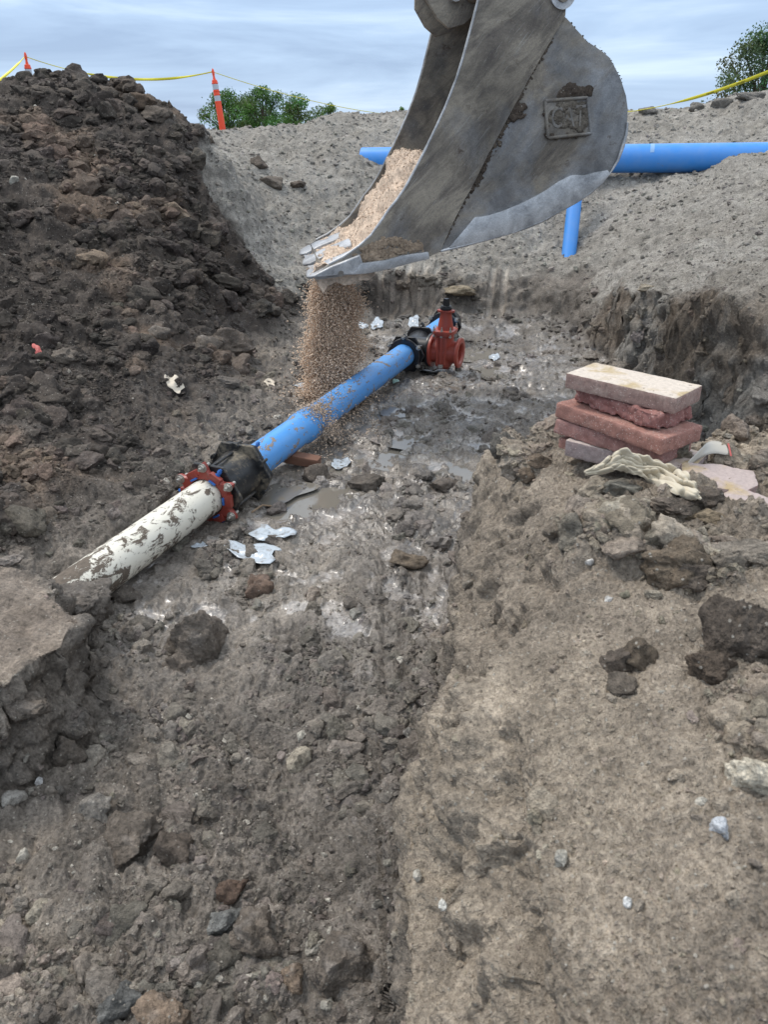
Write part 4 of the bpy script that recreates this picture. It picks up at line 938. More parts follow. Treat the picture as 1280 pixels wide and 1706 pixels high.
# hinge ears and coupler on top
ear = [pl(*q, .3) for q in [(716,-80),(714,-5),(732,28),(752,46),(778,38),(806,10),(830,-20),(900,-40),(960,-60),(960,-120),(760,-130)]]
for z in (.36, .80): prism('hinge_ear', ear, z, z + .05, BKT, bk, None, .006)
hc = pl(758, -10, .35); tube('hinge_pin', [(hc[0], hc[1], .30), (hc[0], hc[1], .92)], .05, BKC, bk, 20)
cpl = [pl(*q, .5) for q in [(724,-110),(718,-10),(750,26),(790,10),(800,-110)]]; prism('coupler', cpl, .43, .78, BKT, bk, None, .01)
hc = pl(936, -8); tube('pin_boss', [(hc[0], hc[1], -.04), (hc[0], hc[1], .10)], .085, BKC, bk, 28)
tube('hinge_pin', [(hc[0], hc[1], -.055), (hc[0], hc[1], BW * .9)], .045, BKT, bk, 20)
# ------------------------------------------------------------------ gravel
GRAV = mat('tan_gravel', (.42, .30, .20), .9); _a = N(GRAV, 'ShaderNodeAttribute', attribute_name='tint'); K(GRAV, mixc(GRAV, 1, _a.outputs['Color'], ramp(GRAV, noise(GRAV, 45, 4, .7), [(.3, .65), (.7, 1.35)]), 'MULTIPLY'), bs(GRAV).inputs['Base Color'])
bump(GRAV, noise(GRAV, 110, 4, .7), .7, .006)
GT = np.array([.55, .43, .33])
def grains(name, Pc, S, m, seed, col=GT, jit=.35, lod=1, parent=None, M=None):
    r = np.random.default_rng(seed); cl = np.asarray(col) * r.uniform(1 - jit, 1 + jit, len(Pc))[:, None]
    V, F, c_, w_ = merge(np.asarray(Pc), S, lod, cl, np.zeros(len(Pc)), r); o = from_arrays(name, V, F, m, parent, attrs={'wet': w_}, cols={'tint': c_})
    if M is not None: o.matrix_world = M
    return o
hp = [Vector(pl(*q)) for q in [(519,457),(532,449),(560,437),(585,426),(606,408),(628,384),(648,356),(668,326),(684,302),(702,270),(716,248),(745,262),(790,300)]]
hpd = [];
for a, b in zip(hp, hp[1:]):
    for k in range(9): hpd.append(a.lerp(b, k / 9))
nz_ = 60; Vh = []
for i, p in enumerate(hpd):
    for j in range(nz_):
        z = .03 + (BW - .06) * j / (nz_ - 1); Vh.append((p.x, p.y, z))
Vh = np.array(Vh); mid_ = np.sin(np.clip((Vh[:, 2]) / BW, 0, 1) * np.pi)
dn = np.array([.5, -.86, 0]) ; dep = .035 + .02 * mid_ - .07 * fbm(Vh, .3, 3, 3) - .035 * np.abs(noise3(Vh, .09, 5)) - .02 * np.abs(noise3(Vh, .035, 6))
Vh = Vh + dn * dep[:, None]
n_ = len(hpd); ii = np.arange(n_ * nz_).reshape(n_, nz_); Fh = np.stack([ii[:-1, :-1], ii[:-1, 1:], ii[1:, 1:], ii[1:, :-1]], -1).reshape(-1, 4)
Vb = Vh + dn * .16; off = len(Vh); Fb = Fh[:, ::-1] + off
ring_ = np.concatenate([ii[0, :], ii[1:, -1], ii[-1, ::-1][1:], ii[::-1, 0][1:-1]]); rn = np.roll(ring_, -1)
Fs_ = np.stack([ring_, rn, rn + off, ring_ + off], -1)
allV = np.concatenate([Vh, Vb]); heap = from_arrays('gravel_load', allV, np.concatenate([Fh, Fb, Fs_]), GRAV, cols={'tint': GT * (1 + .25 * fbm(allV, .08, 3, 8.)[:, None])})
heap.matrix_world = MBK; tag(heap, 'heap of damp tan gravel sliding out of the excavator bucket', 'gravel', kind='stuff')
rg_ = np.random.default_rng(77); q = rg_.integers(0, len(Vh), 7000); Sg = .003 + .007 * rg_.random(7000) ** 3
g1 = grains('grain_layer', Vh[q] + rg_.normal(0, .006, (7000, 3)), Sg, GRAV, 78, parent=heap)
n = 90000; tt = rg_.random(n) ** .85; cid = rg_.integers(0, 260, n)
xs = rg_.uniform(-1, 1, 260)[cid] * .17 + rg_.normal(0, .05, n); ys = rg_.uniform(-1, 1, 260)[cid] * .11 + rg_.normal(0, .045, n)
zs = 1.30 - tt * 1.32; zc = (rg_.random(260) * 1.3)[cid]; kmix = rg_.random(n) < .6; zs = np.where(kmix, np.clip(1.3 - zc + rg_.normal(0, .04, n), 0, 1.32), zs)
dr = 1 - zs / 1.3; spread = .82 + .42 * np.clip(dr, 0, 1)
wv1 = noise3(np.stack([zs, zs * 0, zs * 0], -1), .33, 5.); Pf = np.stack([-.425 - .07 * dr + xs * spread * (1 + .5 * wv1) + .05 * wv1, 6.72 + ys * spread, zs], -1)
far_ = rg_.random(n) < .06; Pf[far_, 0] += rg_.normal(0, .09, far_.sum()) * (.4 + dr[far_])
Sf = .004 + .010 * rg_.random(n) ** 2.0
fg = grains('falling_gravel', Pf, Sf, GRAV, 80, jit=.2, col=(.80, .615, .46), lod=0); tag(fg, 'stream of tan gravel pouring down from the bucket lip beside the blue pipe', 'gravel', kind='stuff')
# landed gravel: foot of the stream, and the splash over the pipe joint
n = 6500; a_ = rg_.normal(0, 1, (n, 2)); gx = -.47 + a_[:, 0] * .24; gy = 6.62 + a_[:, 1] * .42
gx[:1500] = -.62 + a_[:1500, 0] * .16; gy[:1500] = 5.85 + a_[:1500, 1] * .35
hz_ = np.array([hz(x, y) for x, y in zip(gx, gy)]); pile = .10 * np.exp(-((gx + .42) / .22) ** 2 - ((gy - 6.72) / .28) ** 2)
n = 6500; Sl = .004 + .010 * rg_.random(n) ** 3
lg_ = grains('spilled_gravel', np.stack([gx, gy, hz_ + pile * rg_.random(n)], -1), Sl, GRAV, 81); tag(lg_, 'tan gravel landed on the mud beside the blue pipe', 'gravel', kind='stuff')
n = 1500; sA = rg_.normal(2.78, .10, n); ang = rg_.normal(R(62), R(36), n); ang2 = np.clip(ang, R(-15), R(150)); sA[:450] = rg_.normal(3.1, .28, 450)
rr2 = RP + .004 + np.abs(rg_.normal(0, .004, n)) + .013 * (sA < 2.76); fly = rg_.random(n) < .08; rr2[fly] += rg_.random(fly.sum()) * .16
loc = np.stack([rr2 * np.cos(ang2), rr2 * np.sin(ang2), sA], -1); Mx = np.array(AX); Pw = loc @ Mx[:3, :3].T + Mx[:3, 3]
pg_ = grains('splashed_gravel', Pw, .003 + .008 * rg_.random(n) ** 2.5, GRAV, 82, col=GT * .8); tag(pg_, 'tan gravel splashed over the joint of the blue pipe', 'gravel', kind='stuff')
n = 900; Pq = np.array(on_axis(2.72).translation) + np.array([.16, -.03, -.03]) + rg_.normal(0, 1, (n, 3)) * np.array([.07, .07, .07]); Pq[:, 2] = np.maximum(Pq[:, 2], .02)
pg2 = grains('splashed_gravel', Pq, .003 + .007 * rg_.random(n) ** 2.5, GRAV, 83, col=GT * .85); tag(pg2, 'tan gravel tumbling off the right side of the blue pipe joint', 'gravel', kind='stuff')
# pale sand on the bucket cheek comes with the bucket; block of wood under the pipe
wd = mat('damp_wood', (.17, .085, .055), .8); bump(wd, noise(wd, 12, 4, .6, scale=(1, 8, 8)), .5, .004)
p = onz(497, 764, .03); o = box('wood_block', .34, .10, .07, wd, None, T(p) @ RZ(-14) @ RY(5), .006); subsurf_noise(o, 4, .004, .05); tag(o, 'reddish brown wood block under the blue pipe by the puddle', 'block')
# ------------------------------------------------------------------ water
WAT = mat('muddy_water', (.17, .155, .132), .035, IOR=1.6); bs(WAT).inputs['Specular IOR Level'].default_value = .6
bump(WAT, noise(WAT, 9, 2, .5), .04, .01)
lbls = ['muddy water in the hollow beside the blue pipe', 'muddy water under the black coupling', 'shallow muddy water right of the gate valve', 'slurry water in the trench middle', 'thin slurry water between clods in the trench middle', 'slurry water near the far corner of the ledge']
def level(c, a, b, pc):
    q = (np.abs(P2[:, 0] - c.x) < a) & (np.abs(P2[:, 1] - c.y) < b * 1.2); return float(np.percentile(P2[q, 2], pc))
for k, (c, a, b, ang) in enumerate(puddles):
    V = []; n = 60; lv = level(c, a * .7, a * .7, (42, 38, 36, 14, 12, 16)[k])
    ca, sa = math.cos(ang), math.sin(ang)
    for q in range(n):
        t = 2 * math.pi * q / n; f = 1.15 + .12 * math.sin(3 * t + k) + .08 * math.sin(5 * t + 2 * k); x, y = a * f * math.cos(t), b * f * math.sin(t)
        V.append((c.x + x * ca - y * sa, c.y + x * sa + y * ca, lv))
    o = from_arrays('puddle', V, [list(range(n))], WAT); tag(o, lbls[k], kind='structure')
for k, (c, a, b) in enumerate(((onz(620, 735, 0), .55, .75), (onz(720, 700, 0), .45, .7), (onz(790, 780, 0), .35, .5), (onz(680, 660, 0), .5, .5), (onz(880, 600, 0), .7, .5), (onz(560, 820, 0), .5, .3))):
    lv = level(c, a * .8, b * .8, (14, 12, 15, 12, 14, 14)[k]); V = []
    for q in range(72):
        t = 2 * math.pi * q / 72; f = 1 + .18 * math.sin(3 * t + 2 * k) + .12 * math.sin(7 * t + k); V.append((c.x + a * f * math.cos(t), c.y + b * f * math.sin(t), lv + .0007 * k))
    o = from_arrays('puddle', V, [list(range(72))], WAT); tag(o, 'broken shallow water lying between the lumps of the wet trench floor', kind='structure')
# ------------------------------------------------------------------ pavers
def paver_mat(name, base, pale, thr=.55, top=None):
    m = mat(name, base, .9); g = N(m, 'ShaderNodeNewGeometry'); n1 = noise(m, 60, 5, .75); n2 = noise(m, 9, 5, .65, .4)
    v = N(m, 'ShaderNodeTexVoronoi', S=230); c = N(m, 'ShaderNodeTexCoord'); K(m, c.outputs['Object'], v.inputs[0]); sp = N(m, 'ShaderNodeSeparateColor'); K(m, v.outputs['Color'], sp.inputs[0])
    f = ramp(m, sp.outputs[0], [(.84, 0.0), (.9, .7)]); f = mixc(m, 1, f, ramp(m, v.outputs['Distance'], [(.3, 1.0), (.45, 0.0)]), 'MULTIPLY')
    c0 = mixc(m, ramp(m, n2, [(thr - .1, 0.0), (thr + .1, 1.0)]), base, pale); c0 = mixc(m, 1, c0, ramp(m, n1, [(.3, .68), (.7, 1.3)]), 'MULTIPLY')
    c0 = mixc(m, f, c0, (.62, .50, .46))
    if top:
        sn = N(m, 'ShaderNodeSeparateXYZ'); K(m, c.outputs['Normal'], sn.inputs[0]); ft = ramp(m, sn.outputs[2], [(.55, 0.0), (.8, 1.0)])
        n3 = noise(m, 7, 4, .6, .6); tt_ = mixc(m, ramp(m, n3, [(.5, 0.0), (.64, .8)]), top, (.40, .30, .15)); tt_ = mixc(m, 1, tt_, ramp(m, n1, [(.3, .8), (.7, 1.15)]), 'MULTIPLY')
        tt_ = mixc(m, ramp(m, noise(m, 48, 3, .6), [(.66, 0.0), (.70, 1.0)]), tt_, (.12, .09, .06)); c0 = mixc(m, ft, c0, tt_)
    K(m, c0, bs(m).inputs['Base Color']); b_ = bump(m, n1, .7, .003); bump(m, f, .4, .002, b_); return m
PV1 = paver_mat('paver_dusty', (.27, .175, .15), (.37, .285, .245), .55, (.56, .49, .42)); PV2 = paver_mat('paver_broken', (.26, .12, .105), (.34, .18, .155), .6)
PV3 = paver_mat('paver_red', (.30, .15, .12), (.37, .225, .185), .6); PV4 = paver_mat('paver_rose', (.35, .195, .17), (.28, .135, .115), .5); PV5 = paver_mat('paver_grey', (.27, .205, .20), (.33, .28, .27), .5, (.50, .42, .38))
def slab(label, A, B, z, L, Wd, th, m, amp=.0015, roll=0, grp=None, pitch=0, cut=None, cuts=9, bev=.007, name='paver'):
    a = onz(*A, z); b = onz(*B, z); yaw = math.atan2(b.y - a.y, b.x - a.x); ux = Vector((math.cos(yaw), math.sin(yaw), 0)); uy = Vector((-ux.y, ux.x, 0))
    L = L or (b - a).length; c = a + ux * L / 2 + uy * Wd / 2
    pts = cut or [(-L/2,-Wd/2),(L/2,-Wd/2),(L/2,Wd/2),(-L/2,Wd/2)]
    pts = dens([tuple(p_) for p_ in pts], .035); o = prism(name, pts, -th, 0, m, None, None, bev); subsurf_noise(o, 3, amp, .03, z * 50)
    o.matrix_world = T(c) @ Matrix.Rotation(yaw, 4, 'Z') @ RX(roll) @ RY(pitch); tag(o, label, 'paver', grp); return o
TH = .056
slab('small red end of a paver poking out at the bottom left of the stack', (932,729), (965,740), 1.205, .12, .15, .04, PV3)
slab('grey bottom paver of the stack with a pale top carrying the cream rag', (943,733), (1122,777), 1.222, .45, .20, .062, PV5, .002)
slab('rose paver just above the grey bottom paver in the stack', (925,697), (1106,752), 1.281, None, .21, TH, PV4, .003)
slab('brick red paver second from the rough broken one, third from the top', (927,670), (1106,732), 1.341, None, .22, TH, PV3, .0022)
Lr = .375; o = slab('rough broken faced dark pink paver second from the top', (951,645), (1125,700), 1.400, Lr, .18, .054, PV2, .011, bev=.012, cuts=12, cut=[(-Lr/2,-.06),(-.08,-.085),(.05,-.078),(.14,-.10),(Lr/2,-.088),(Lr/2+.01,.09),(-Lr/2,.09)])
slab('topmost paver of the stack with a dusty cream top', (943.5,621), (1129.5,664), 1.460, .41, .20, TH, PV1, .0012)
c_ = [(-.11,-.055),(-.02,-.085),(.075,-.08),(.115,-.02),(.10,.075),(.0,.09),(-.12,.06)]
slab('broken pink paver with a white crusted top lying right of the stack', (1130,800), (1205,812), 1.240, .24, .18, .05, PV4, .004, roll=4, cut=c_)
bpv = paver_mat('paver_crust', (.28, .12, .105), (.36, .28, .26), .45, (.40, .33, .31)); bpy.data.objects['paver.006'].data.materials[0] = bpv
slab('thin sliver of pink paver half buried right of the broken one', (1192,826), (1245,846), 1.232, .20, .11, .03, bpv, .004, roll=6, cut=[(-.10,-.03),(.02,-.05),(.10,-.03),(.07,.05),(-.10,.055)])
# ------------------------------------------------------------------ rag
RAG = mat('cream_cloth', (.5, .44, .33), .9); K(RAG, mixc(RAG, ramp(RAG, noise(RAG, 8, 5, .65), [(.5, 0.0), (.75, .55)]), (.53, .47, .36), (.24, .19, .13)), bs(RAG).inputs['Base Color']); bump(RAG, noise(RAG, 260, 2, .5), .25, .001)
bs(RAG).inputs['Sheen Weight'].default_value = .2
def rag():
    ctr = [(975,790,4),(1005,782,9),(1035,772,16),(1060,780,20),(1090,791,21),(1125,806,21),(1150,820,16),(1165,828,6)]
    V = []; n, k = 200, 90; r0 = np.array(ctr, float); ts = np.linspace(0, len(ctr) - 1, n); U = np.linspace(0, 1, n)
    cx2 = np.interp(ts, range(len(ctr)), r0[:, 0]); cy2 = np.interp(ts, range(len(ctr)), r0[:, 1]); hw = np.interp(ts, range(len(ctr)), r0[:, 2])
    Tt = np.linspace(-1, 1, k); UU, TT = np.meshgrid(U, Tt, indexing='ij'); fl = np.stack([UU.ravel() * 2, TT.ravel() * .5, 0 * UU.ravel()], -1)
    nA = noise3(fl, .45, 3.).reshape(n, k); nB = noise3(fl, .2, 7.).reshape(n, k); nC = noise3(fl, .35, 12.).reshape(n, k)
    hwv = hw[:, None] * (1 + .22 * noise3(np.stack([U * 2, U * 0, U * 0], -1), .12, 4.)[:, None] * np.sign(TT))
    PXr = cx2[:, None] + TT * hwv * .2 + 3.0 * nB; PYr = cy2[:, None] + TT * hwv + 3.0 * nC
    cu = np.linspace(0, n - 1, 18).astype(int); ct_ = np.linspace(0, k - 1, 8).astype(int)
    Dc = np.array([[min(proj(np.array(hit(PXr[a, b], PYr[a, b])))[2] - .02, 2.41) for b in ct_] for a in cu])
    Dg = np.array([np.interp(np.arange(k), ct_, row) for row in np.array([np.interp(np.arange(n), cu, Dc[:, q]) for q in range(8)]).T])
    kk_ = np.ones(15) / 15; Dg = np.apply_along_axis(lambda q: np.convolve(np.pad(q, 7, mode='edge'), kk_, 'valid'), 0, Dg); Dg = np.apply_along_axis(lambda q: np.convolve(np.pad(q, 7, mode='edge'), kk_, 'valid'), 1, Dg)
    V = np.array([[tuple(at(PXr[a, b], PYr[a, b], Dg[a, b])) for b in range(k)] for a in range(n)]).reshape(-1, 3)
    ph = 1.35 * TT + 1.5 * nA + 1.0 * UU; f = np.abs(np.sin(np.pi * ph)) ** .7; f2 = np.abs(np.sin(np.pi * (1.1 * TT - 2.2 * UU + 1.0 * nC))) ** .8
    ed = np.clip(hwv / 14, .25, 1); h = (.034 * f * ed + .016 * f2 * ed * ss(nB, -.3, .3) + .006 * np.abs(nB)).ravel()
    nrm = np.array([-.15, -.70, .69]); V = V + nrm * h[:, None]
    ii2 = np.arange(n * k).reshape(n, k); F = np.stack([ii2[:-1, :-1], ii2[1:, :-1], ii2[1:, 1:], ii2[:-1, 1:]], -1).reshape(-1, 4)
    o = from_arrays('rag', V, F, RAG); md = o.modifiers.new('s', 'SOLIDIFY'); md.thickness = .003; tag(o, 'crumpled cream cloth rag draped at the foot of the paver stack', 'rag')
rag()
# ------------------------------------------------------------------ litter
PLAS = mat('milky_plastic', (.42, .46, .5), .22); bs(PLAS).inputs['Specular IOR Level'].default_value = .7
K(PLAS, mixc(PLAS, ramp(PLAS, noise(PLAS, 18, 5, .7), [(.52, 0.0), (.66, .8)]), (.43, .48, .53), (.18, .15, .12)), bs(PLAS).inputs['Base Color']); bump(PLAS, noise(PLAS, 25, 3, .6, 1.0), .5, .006)
PAPR = mat('stained_paper', (.62, .55, .45), .8); REDP = mat('red_scrap', (.45, .09, .08), .6)
def scrap(px, py, rx, ry, m, label, seed, cat='litter', name='plastic_scrap', amp=.35, tilt=0, up=.012, pts=None):
    r = np.random.default_rng(seed); p = hit(px, py); d = proj(np.array(p))[2]; n = 22; ph = r.random(4) * 6
    a = np.linspace(0, 2 * np.pi, n, endpoint=False); rad = 1 + .16 * np.sin(2 * a + ph[0]) + .14 * np.sin(3 * a + ph[1]) + .12 * np.sin(5 * a + ph[2]) + r.normal(0, .05, n)
    X_ = []; Fq = []; rings = 9
    for k in range(rings + 1):
        q = k / rings
        for j in range(n): X_.append((rx * q * rad[j] * math.cos(a[j]), ry * q * rad[j] * math.sin(a[j])))
    V = []
    for (x, y) in X_:
        w3 = onz(px + x, py - y, p.z); V.append((w3.x, w3.y, p.z))
    V = np.array(V); V[:, 1] = p.y + (V[:, 1] - p.y) * .85
    sc = rx * d / FPX; zz = np.array([max(hz(x, y), hz(x + .01, y), hz(x, y + .015)) for x, y in V[:, :2]]); zz = np.clip(zz, p.z - .04, p.z + (.03 if p.y > 8 else .2)); V[:, 2] = zz * .8 + zz.mean() * .2 + up * .5 + amp * sc * (.22 * noise3(V, sc * .8, seed) + .2 * np.abs(noise3(V, sc * .35, seed + 3)))
    if tilt: V[:, 2] += (V[:, 1] - p.y) * tilt
    for k in range(rings):
        for j in range(n): Fq.append((k * n + j, k * n + (j + 1) % n, (k + 1) * n + (j + 1) % n, (k + 1) * n + j))
    o = from_arrays(name, V, Fq, m); md = o.modifiers.new('s', 'SOLIDIFY'); md.thickness = .0025; md.offset = 1; tag(o, label, cat); return o
scrap(425, 924, 42, 20, PLAS, 'largest torn sheet of milky plastic on the mud below the puddle', 1, up=.03)
scrap(452, 892, 34, 15, PLAS, 'crumpled milky plastic just above the largest torn sheet', 2, amp=.5, up=.035)
scrap(720, 623, 19, 9, PLAS, 'white plastic scrap lying in front of the red gate valve', 3, up=.03, tilt=-.3)
scrap(629, 543, 11, 6, PLAS, 'pale plastic scrap at the foot of the tooth marks, left one', 4, tilt=.1, up=.05)
scrap(690, 541, 10, 8, PLAS, 'pale plastic scrap at the foot of the tooth marks, right one', 5, tilt=.15, up=.05)
scrap(604, 547, 8, 4, PLAS, 'tiny white plastic scrap right of the falling gravel', 6, up=.05)
scrap(510, 652, 20, 6, PLAS, 'grey white plastic strip on the mud left of the blue pipe', 7, up=.03)
scrap(824, 598, 8, 7, PLAS, 'small clear plastic scrap beside the far puddle', 8, tilt=.1, up=.05)
scrap(568, 777, 17, 10, PLAS, 'clear plastic bag half sunk in the wet mud right of the pipe', 9, amp=.7, up=.02)
scrap(659, 637, 6, 3, mat('mint_plastic', (.45, .65, .58), .5), 'tiny mint green plastic scrap right of the blue pipe', 10, up=.02)
scrap(333, 912, 12, 8, PLAS, 'white plastic scrap under the red bolted collar', 11, up=.02)
scrap(291, 643, 13, 6, PAPR, 'torn beige paper scrap on the toe of the mound', 12, name='paper_scrap', tilt=.3, up=.03)
scrap(450, 643, 10, 4, PAPR, 'small curled paper scrap left of the falling gravel', 13, name='paper_scrap', up=.02)
scrap(62, 590, 9, 4, REDP, 'small red scrap on the lower mound near the left edge', 14, name='red_scrap', tilt=.4, up=.03)
# white lime smears
# curled plastic strip beside the pavers
rb = [at(1142,778,2.42), at(1158,764,2.46), at(1172,752,2.50), at(1184,744,2.54), at(1200,745,2.54), at(1215,750,2.52)]
V = []; 
for i, p in enumerate(rb):
    wv_ = Vector((.2, .5, .8)).normalized() * (.008 + .006 * min(i, 4)) if i < 3 else Vector((.1, .75, .35)).normalized() * .03
    V += [p - wv_, p + wv_]
CLR = mat('clear_strip', (.55, .52, .46), .2, Alpha=.75)
o = from_arrays('plastic_strip', V, [(2*i, 2*i+2, 2*i+3, 2*i+1) for i in range(len(rb)-1)], CLR); md = o.modifiers.new('ss', 'SUBSURF'); md.levels = md.render_levels = 2; md = o.modifiers.new('s', 'SOLIDIFY'); md.thickness = .0012
tag(o, 'curled clear plastic strip rising behind the broken pink paver', 'litter'); V2 = [V[-4], V[-2], V[-1], V[-3]]
o2 = from_arrays('red_tip', [Vector(V[-2]) + Vector((0,0,.002)), Vector(V[-1]) + Vector((0,0,.002)), Vector(V[-1]) + Vector((.006,0,.002)), Vector(V[-2]) + Vector((.006,0,.002))], [(0,1,2,3)], REDP, o)
# thin twigs and wires
TW = mat('twig', (.28, .20, .13), .8)
for pts, lb in (([(612,498,10.0),(606,508,9.95),(599,521,9.9)], 'thin pale twig on the bank right of the falling gravel'), ([(455,775+75,4.6),(438,848,4.6),(420,860,4.55)], 'thin root sticking out of the mud beside the coupling'),):
    PT = [];
    for a, b, d_ in pts: h_ = hit(a, b); PT.append(h_ + Vector((0, 0, .03)))
    tag(tube('twig', PT, .006 if len(lb) < 55 else .003, TW, seg=6), lb, 'twig')
# ------------------------------------------------------------------ delineator posts and caution tape
ORG = mat('orange_plastic', (.85, .085, .03), .5); BAND = mat('reflective_band', (.46, .50, .56), .35); YEL = mat('yellow_tape', (.72, .64, .03), .45); INK = mat('tape_ink', (.02, .02, .02), .6)
def post(ptop, label, lean, H_=1.12, base=True):
    e_ = empty('delineator_post', (0, 0, 0), label, 'post', 'orange posts on the spoil crest')
    k = H_ / 1.12
    prof = [(.02, 0), (.058, 0), (.056, .5), (.050, .93 * k), (.044, .95 * k), (.02, .96 * k)]
    lathe('tube', prof, ORG, e_, seg=24)
    for z in (.62, .80): lathe('reflective_band', [(.050, z), (.0555, z), (.0535, z + .085), (.050, z + .085)], BAND, e_, seg=24)
    for z in (.60, .72, .775, .90): lathe('collar', [(.05, z - .008), (.0585, z - .006), (.0585, z + .006), (.05, z + .008)], ORG, e_, seg=24)
    lathe('handle', [(.012, .95), (.026, .955), (.022, .985), (.017, 1.0), (.021, 1.03), (.024, 1.07), (.018, 1.11), (.006, 1.13)], ORG, e_, seg=16)
    lathe('base', [(.05, -.10), (.19, -.10), (.17, -.03), (.07, .02), (.05, .02)], mat('black_rubber', (.03, .03, .03), .8), e_, seg=20) if base else None
    e_.matrix_world = T(ptop) @ RY(lean) @ T((0, 0, -1.12)); return e_
t1 = at(41, 88, 12.2); t2 = at(354, 115, 13.0)
post(t1, 'left orange delineator post with a grey band behind the dark mound peak', 0)
post(t2, 'leaning orange delineator post with two pale bands on the grey crest', -5)
def tape(name, label, pts, widths, m=YEL, twist=0):
    P_ = [Vector(p) for p in pts]; V = []
    for i, p in enumerate(P_):
        t = (P_[min(i + 1, len(P_) - 1)] - P_[max(i - 1, 0)]).normalized(); s_ = t.cross(Vector((0, 1, 0))).normalized(); q = Matrix.Rotation(twist * math.sin(i * .7), 3, t) @ s_
        V += [p - q * widths[i] / 2, p + q * widths[i] / 2]
    o = from_arrays(name, V, [(2*i, 2*i+1, 2*i+3, 2*i+2) for i in range(len(P_)-1)], m); md = o.modifiers.new('s', 'SOLIDIFY'); md.thickness = .002; tag(o, label, 'tape'); return o
def sagline(a, b, sag, n): return [a.lerp(b, k / n) + Vector((0, 0, -sag * 4 * (k / n) * (1 - k / n))) for k in range(n + 1)]
n = 40; pts = sagline(t1 + Vector((.02, 0, -.06)), t2 + Vector((0, 0, -.04)), .21, n)
tape('caution_tape', 'yellow caution tape sagging between the two orange posts', pts, [.012 if k < 11 else .012 + .03 * ss(np.float64(k), 11, 14) * (1 - .75 * ss(np.float64(k), 30, 38)) for k in range(n + 1)], twist=.35)
pts = sagline(t1 + Vector((-.02, 0, -.06)), at(-60, 168, 11.2), .06, 16); tape('caution_tape', 'yellow caution tape running from the left post out of the picture', pts, [.014] * 2 + [.042] * 15, twist=.2)
pts = sagline(t2 + Vector((.02, 0, -.05)), at(700, 196, 15.5), .12, 30); tape('caution_tape', 'thin twisted tape running from the leaning post towards the bucket', pts, [.011] * 31)
pts = sagline(at(1030, 188, 14.5), at(1345, 92, 10.6), .13, 40)
rt = tape('caution_tape', 'yellow caution tape rising to the right edge in front of the tree', pts, [.014 + .038 * float(ss(np.float64(k), 13, 20)) for k in range(41)])
for k in range(23, 40, 6):
    p = pts[k]; t = (pts[k + 1] - pts[k - 1]).normalized(); s_ = t.cross(Vector((0, 1, 0))).normalized() * -1; nn = t.cross(s_)
    M_ = Matrix(((t.x, s_.x, nn.x, p.x), (t.y, s_.y, nn.y, p.y), (t.z, s_.z, nn.z, p.z), (0, 0, 0, 1)))
    if nn.y > 0: M_ = M_ @ T((0, 0, 0))
    text_mesh('CAUTION', .038, .0006, INK, 'lettering', rt, M_ @ T((0, 0, .004 if nn.y < 0 else -.004)))
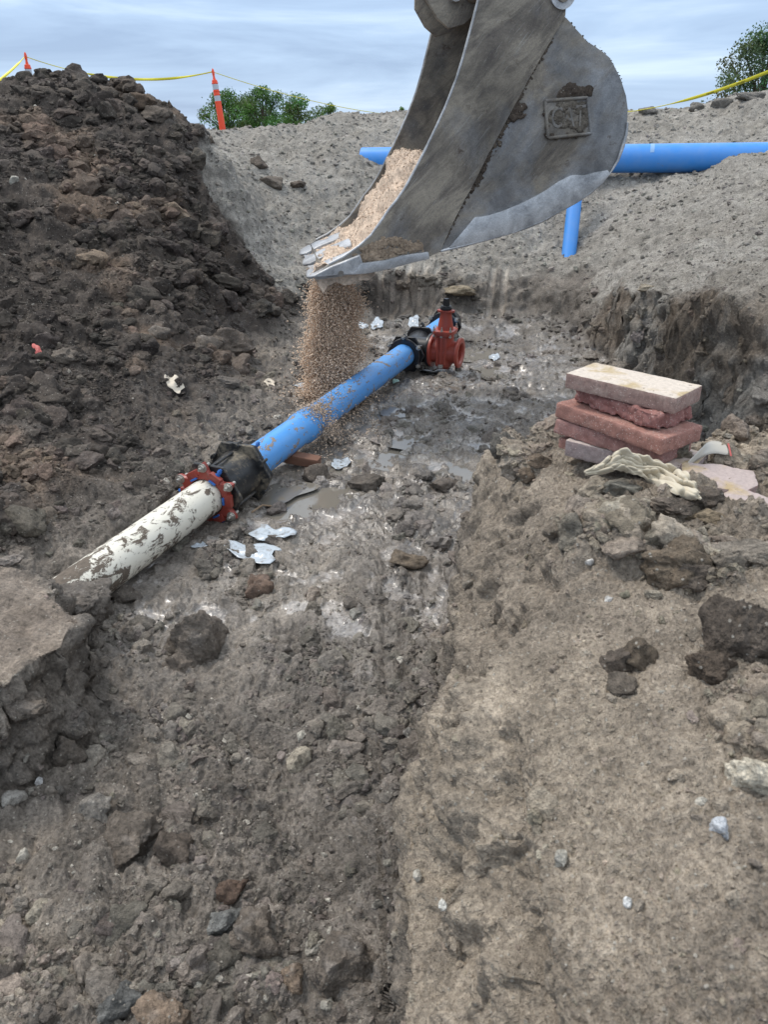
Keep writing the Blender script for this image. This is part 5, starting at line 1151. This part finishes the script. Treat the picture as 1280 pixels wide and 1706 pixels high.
# ------------------------------------------------------------------ trees
LEAF = mat('leaf', (.07, .14, .03), .55); _a = N(LEAF, 'ShaderNodeAttribute', attribute_name='tint'); K(LEAF, _a.outputs['Color'], bs(LEAF).inputs['Base Color'])
t_ = LEAF.node_tree; tr_ = N(LEAF, 'ShaderNodeBsdfTranslucent'); K(LEAF, _a.outputs['Color'], tr_.inputs[0]); mx_ = N(LEAF, 'ShaderNodeMixShader'); mx_.inputs[0].default_value = .3
K(LEAF, bs(LEAF).outputs[0], mx_.inputs[1]); K(LEAF, tr_.outputs[0], mx_.inputs[2]); K(LEAF, mx_.outputs[0], t_.nodes['Material Output'].inputs[0])
BARK = mat('bark', (.09, .07, .05), .9)
def tree(px, pytop, d, width, height, label, seed, leaves=7000, leaf=.09, blobs=34, crown_lo=.25, col=(.085, .165, .035)):
    r = np.random.default_rng(seed); top = at(px, pytop, d); gz = top.z - height; e_ = empty('tree', (top.x, top.y, gz), label, 'tree', 'trees beyond the spoil bank')
    tube('trunk', [(0, 0, 0), (.05, 0, height * .3), (-.04, .05, height * .6), (0, 0, height * .9)], [height * .035, height * .026, height * .017, height * .006], BARK, e_, 8)
    Cb = []; 
    for k in range(blobs):
        h = crown_lo + (1 - crown_lo) * r.random(); w_ = width / 2 * math.sqrt(max(0, 1 - h ** 4)) * r.uniform(.15, 1.0); a = r.random() * 6.28
        Cb.append((w_ * math.cos(a), w_ * math.sin(a), height * (h * .93), r.uniform(.14, .26) * width * .62))
    for k in range(0, blobs, 2):
        c = Cb[k]; tube('limb', [(0, 0, c[2] * .55), (c[0] * .55, c[1] * .55, c[2] * .82), (c[0], c[1], c[2])], [height * .012, height * .007, height * .003], BARK, e_, 6)
    Cb = np.array(Cb); b = r.integers(0, blobs, leaves); u = r.normal(size=(leaves, 3)); u /= np.linalg.norm(u, axis=1)[:, None]; rad = Cb[b, 3] * r.random(leaves) ** .45 * (1 + .25 * r.normal(size=leaves) ** 2 * .3)
    Pl = Cb[b, :3] + u * rad[:, None] * np.array([1, 1, .8]); Rm = rotmats(leaves, r); s = leaf * r.uniform(.5, 1.15, leaves)
    q = np.array([(-.5, 0, 0), (0, -.28, .05), (.5, 0, 0), (0, .28, .05)]); V = (np.einsum('nij,vj->nvi', Rm, q) * s[:, None, None] + Pl[:, None]).reshape(-1, 3)
    F = np.arange(leaves * 4).reshape(-1, 4); tc_ = np.array(col) * r.uniform(.55, 1.5, leaves)[:, None] * (1 + .15 * r.normal(size=(blobs, 3)))[b]
    o = from_arrays('crown', V, F, LEAF, e_, smooth=False, cols={'tint': np.repeat(np.clip(tc_, .005, 1), 4, 0)})
tree(378, 150, 27, 2.6, 2.6, 'round green tree partly behind the leaning orange post', 1, 9000)
tree(436, 141, 28, 2.4, 2.9, 'tallest bushy green tree of the clump above the grey crest', 2, 9000, col=(.07, .15, .03))
tree(497, 158, 27, 2.6, 2.5, 'low spreading green tree right of the tallest bushy one', 3, 8000)
tree(546, 168, 29, 1.5, 2.2, 'small sparse green tree at the right end of the clump', 4, 3000)
tree(410, 160, 31, 3.4, 2.7, 'dark green tree filling the gap behind the clump', 6, 7000, col=(.05, .11, .025))
tree(672, 172, 30, .7, 2.4, 'tiny sprig of green tree showing left of the bucket', 7, 700)
tree(1305, 10, 22, 3.3, 5.2, 'tall loose green tree at the right edge of the picture', 5, 15000, leaf=.10, blobs=44, crown_lo=.22, col=(.095, .15, .06))
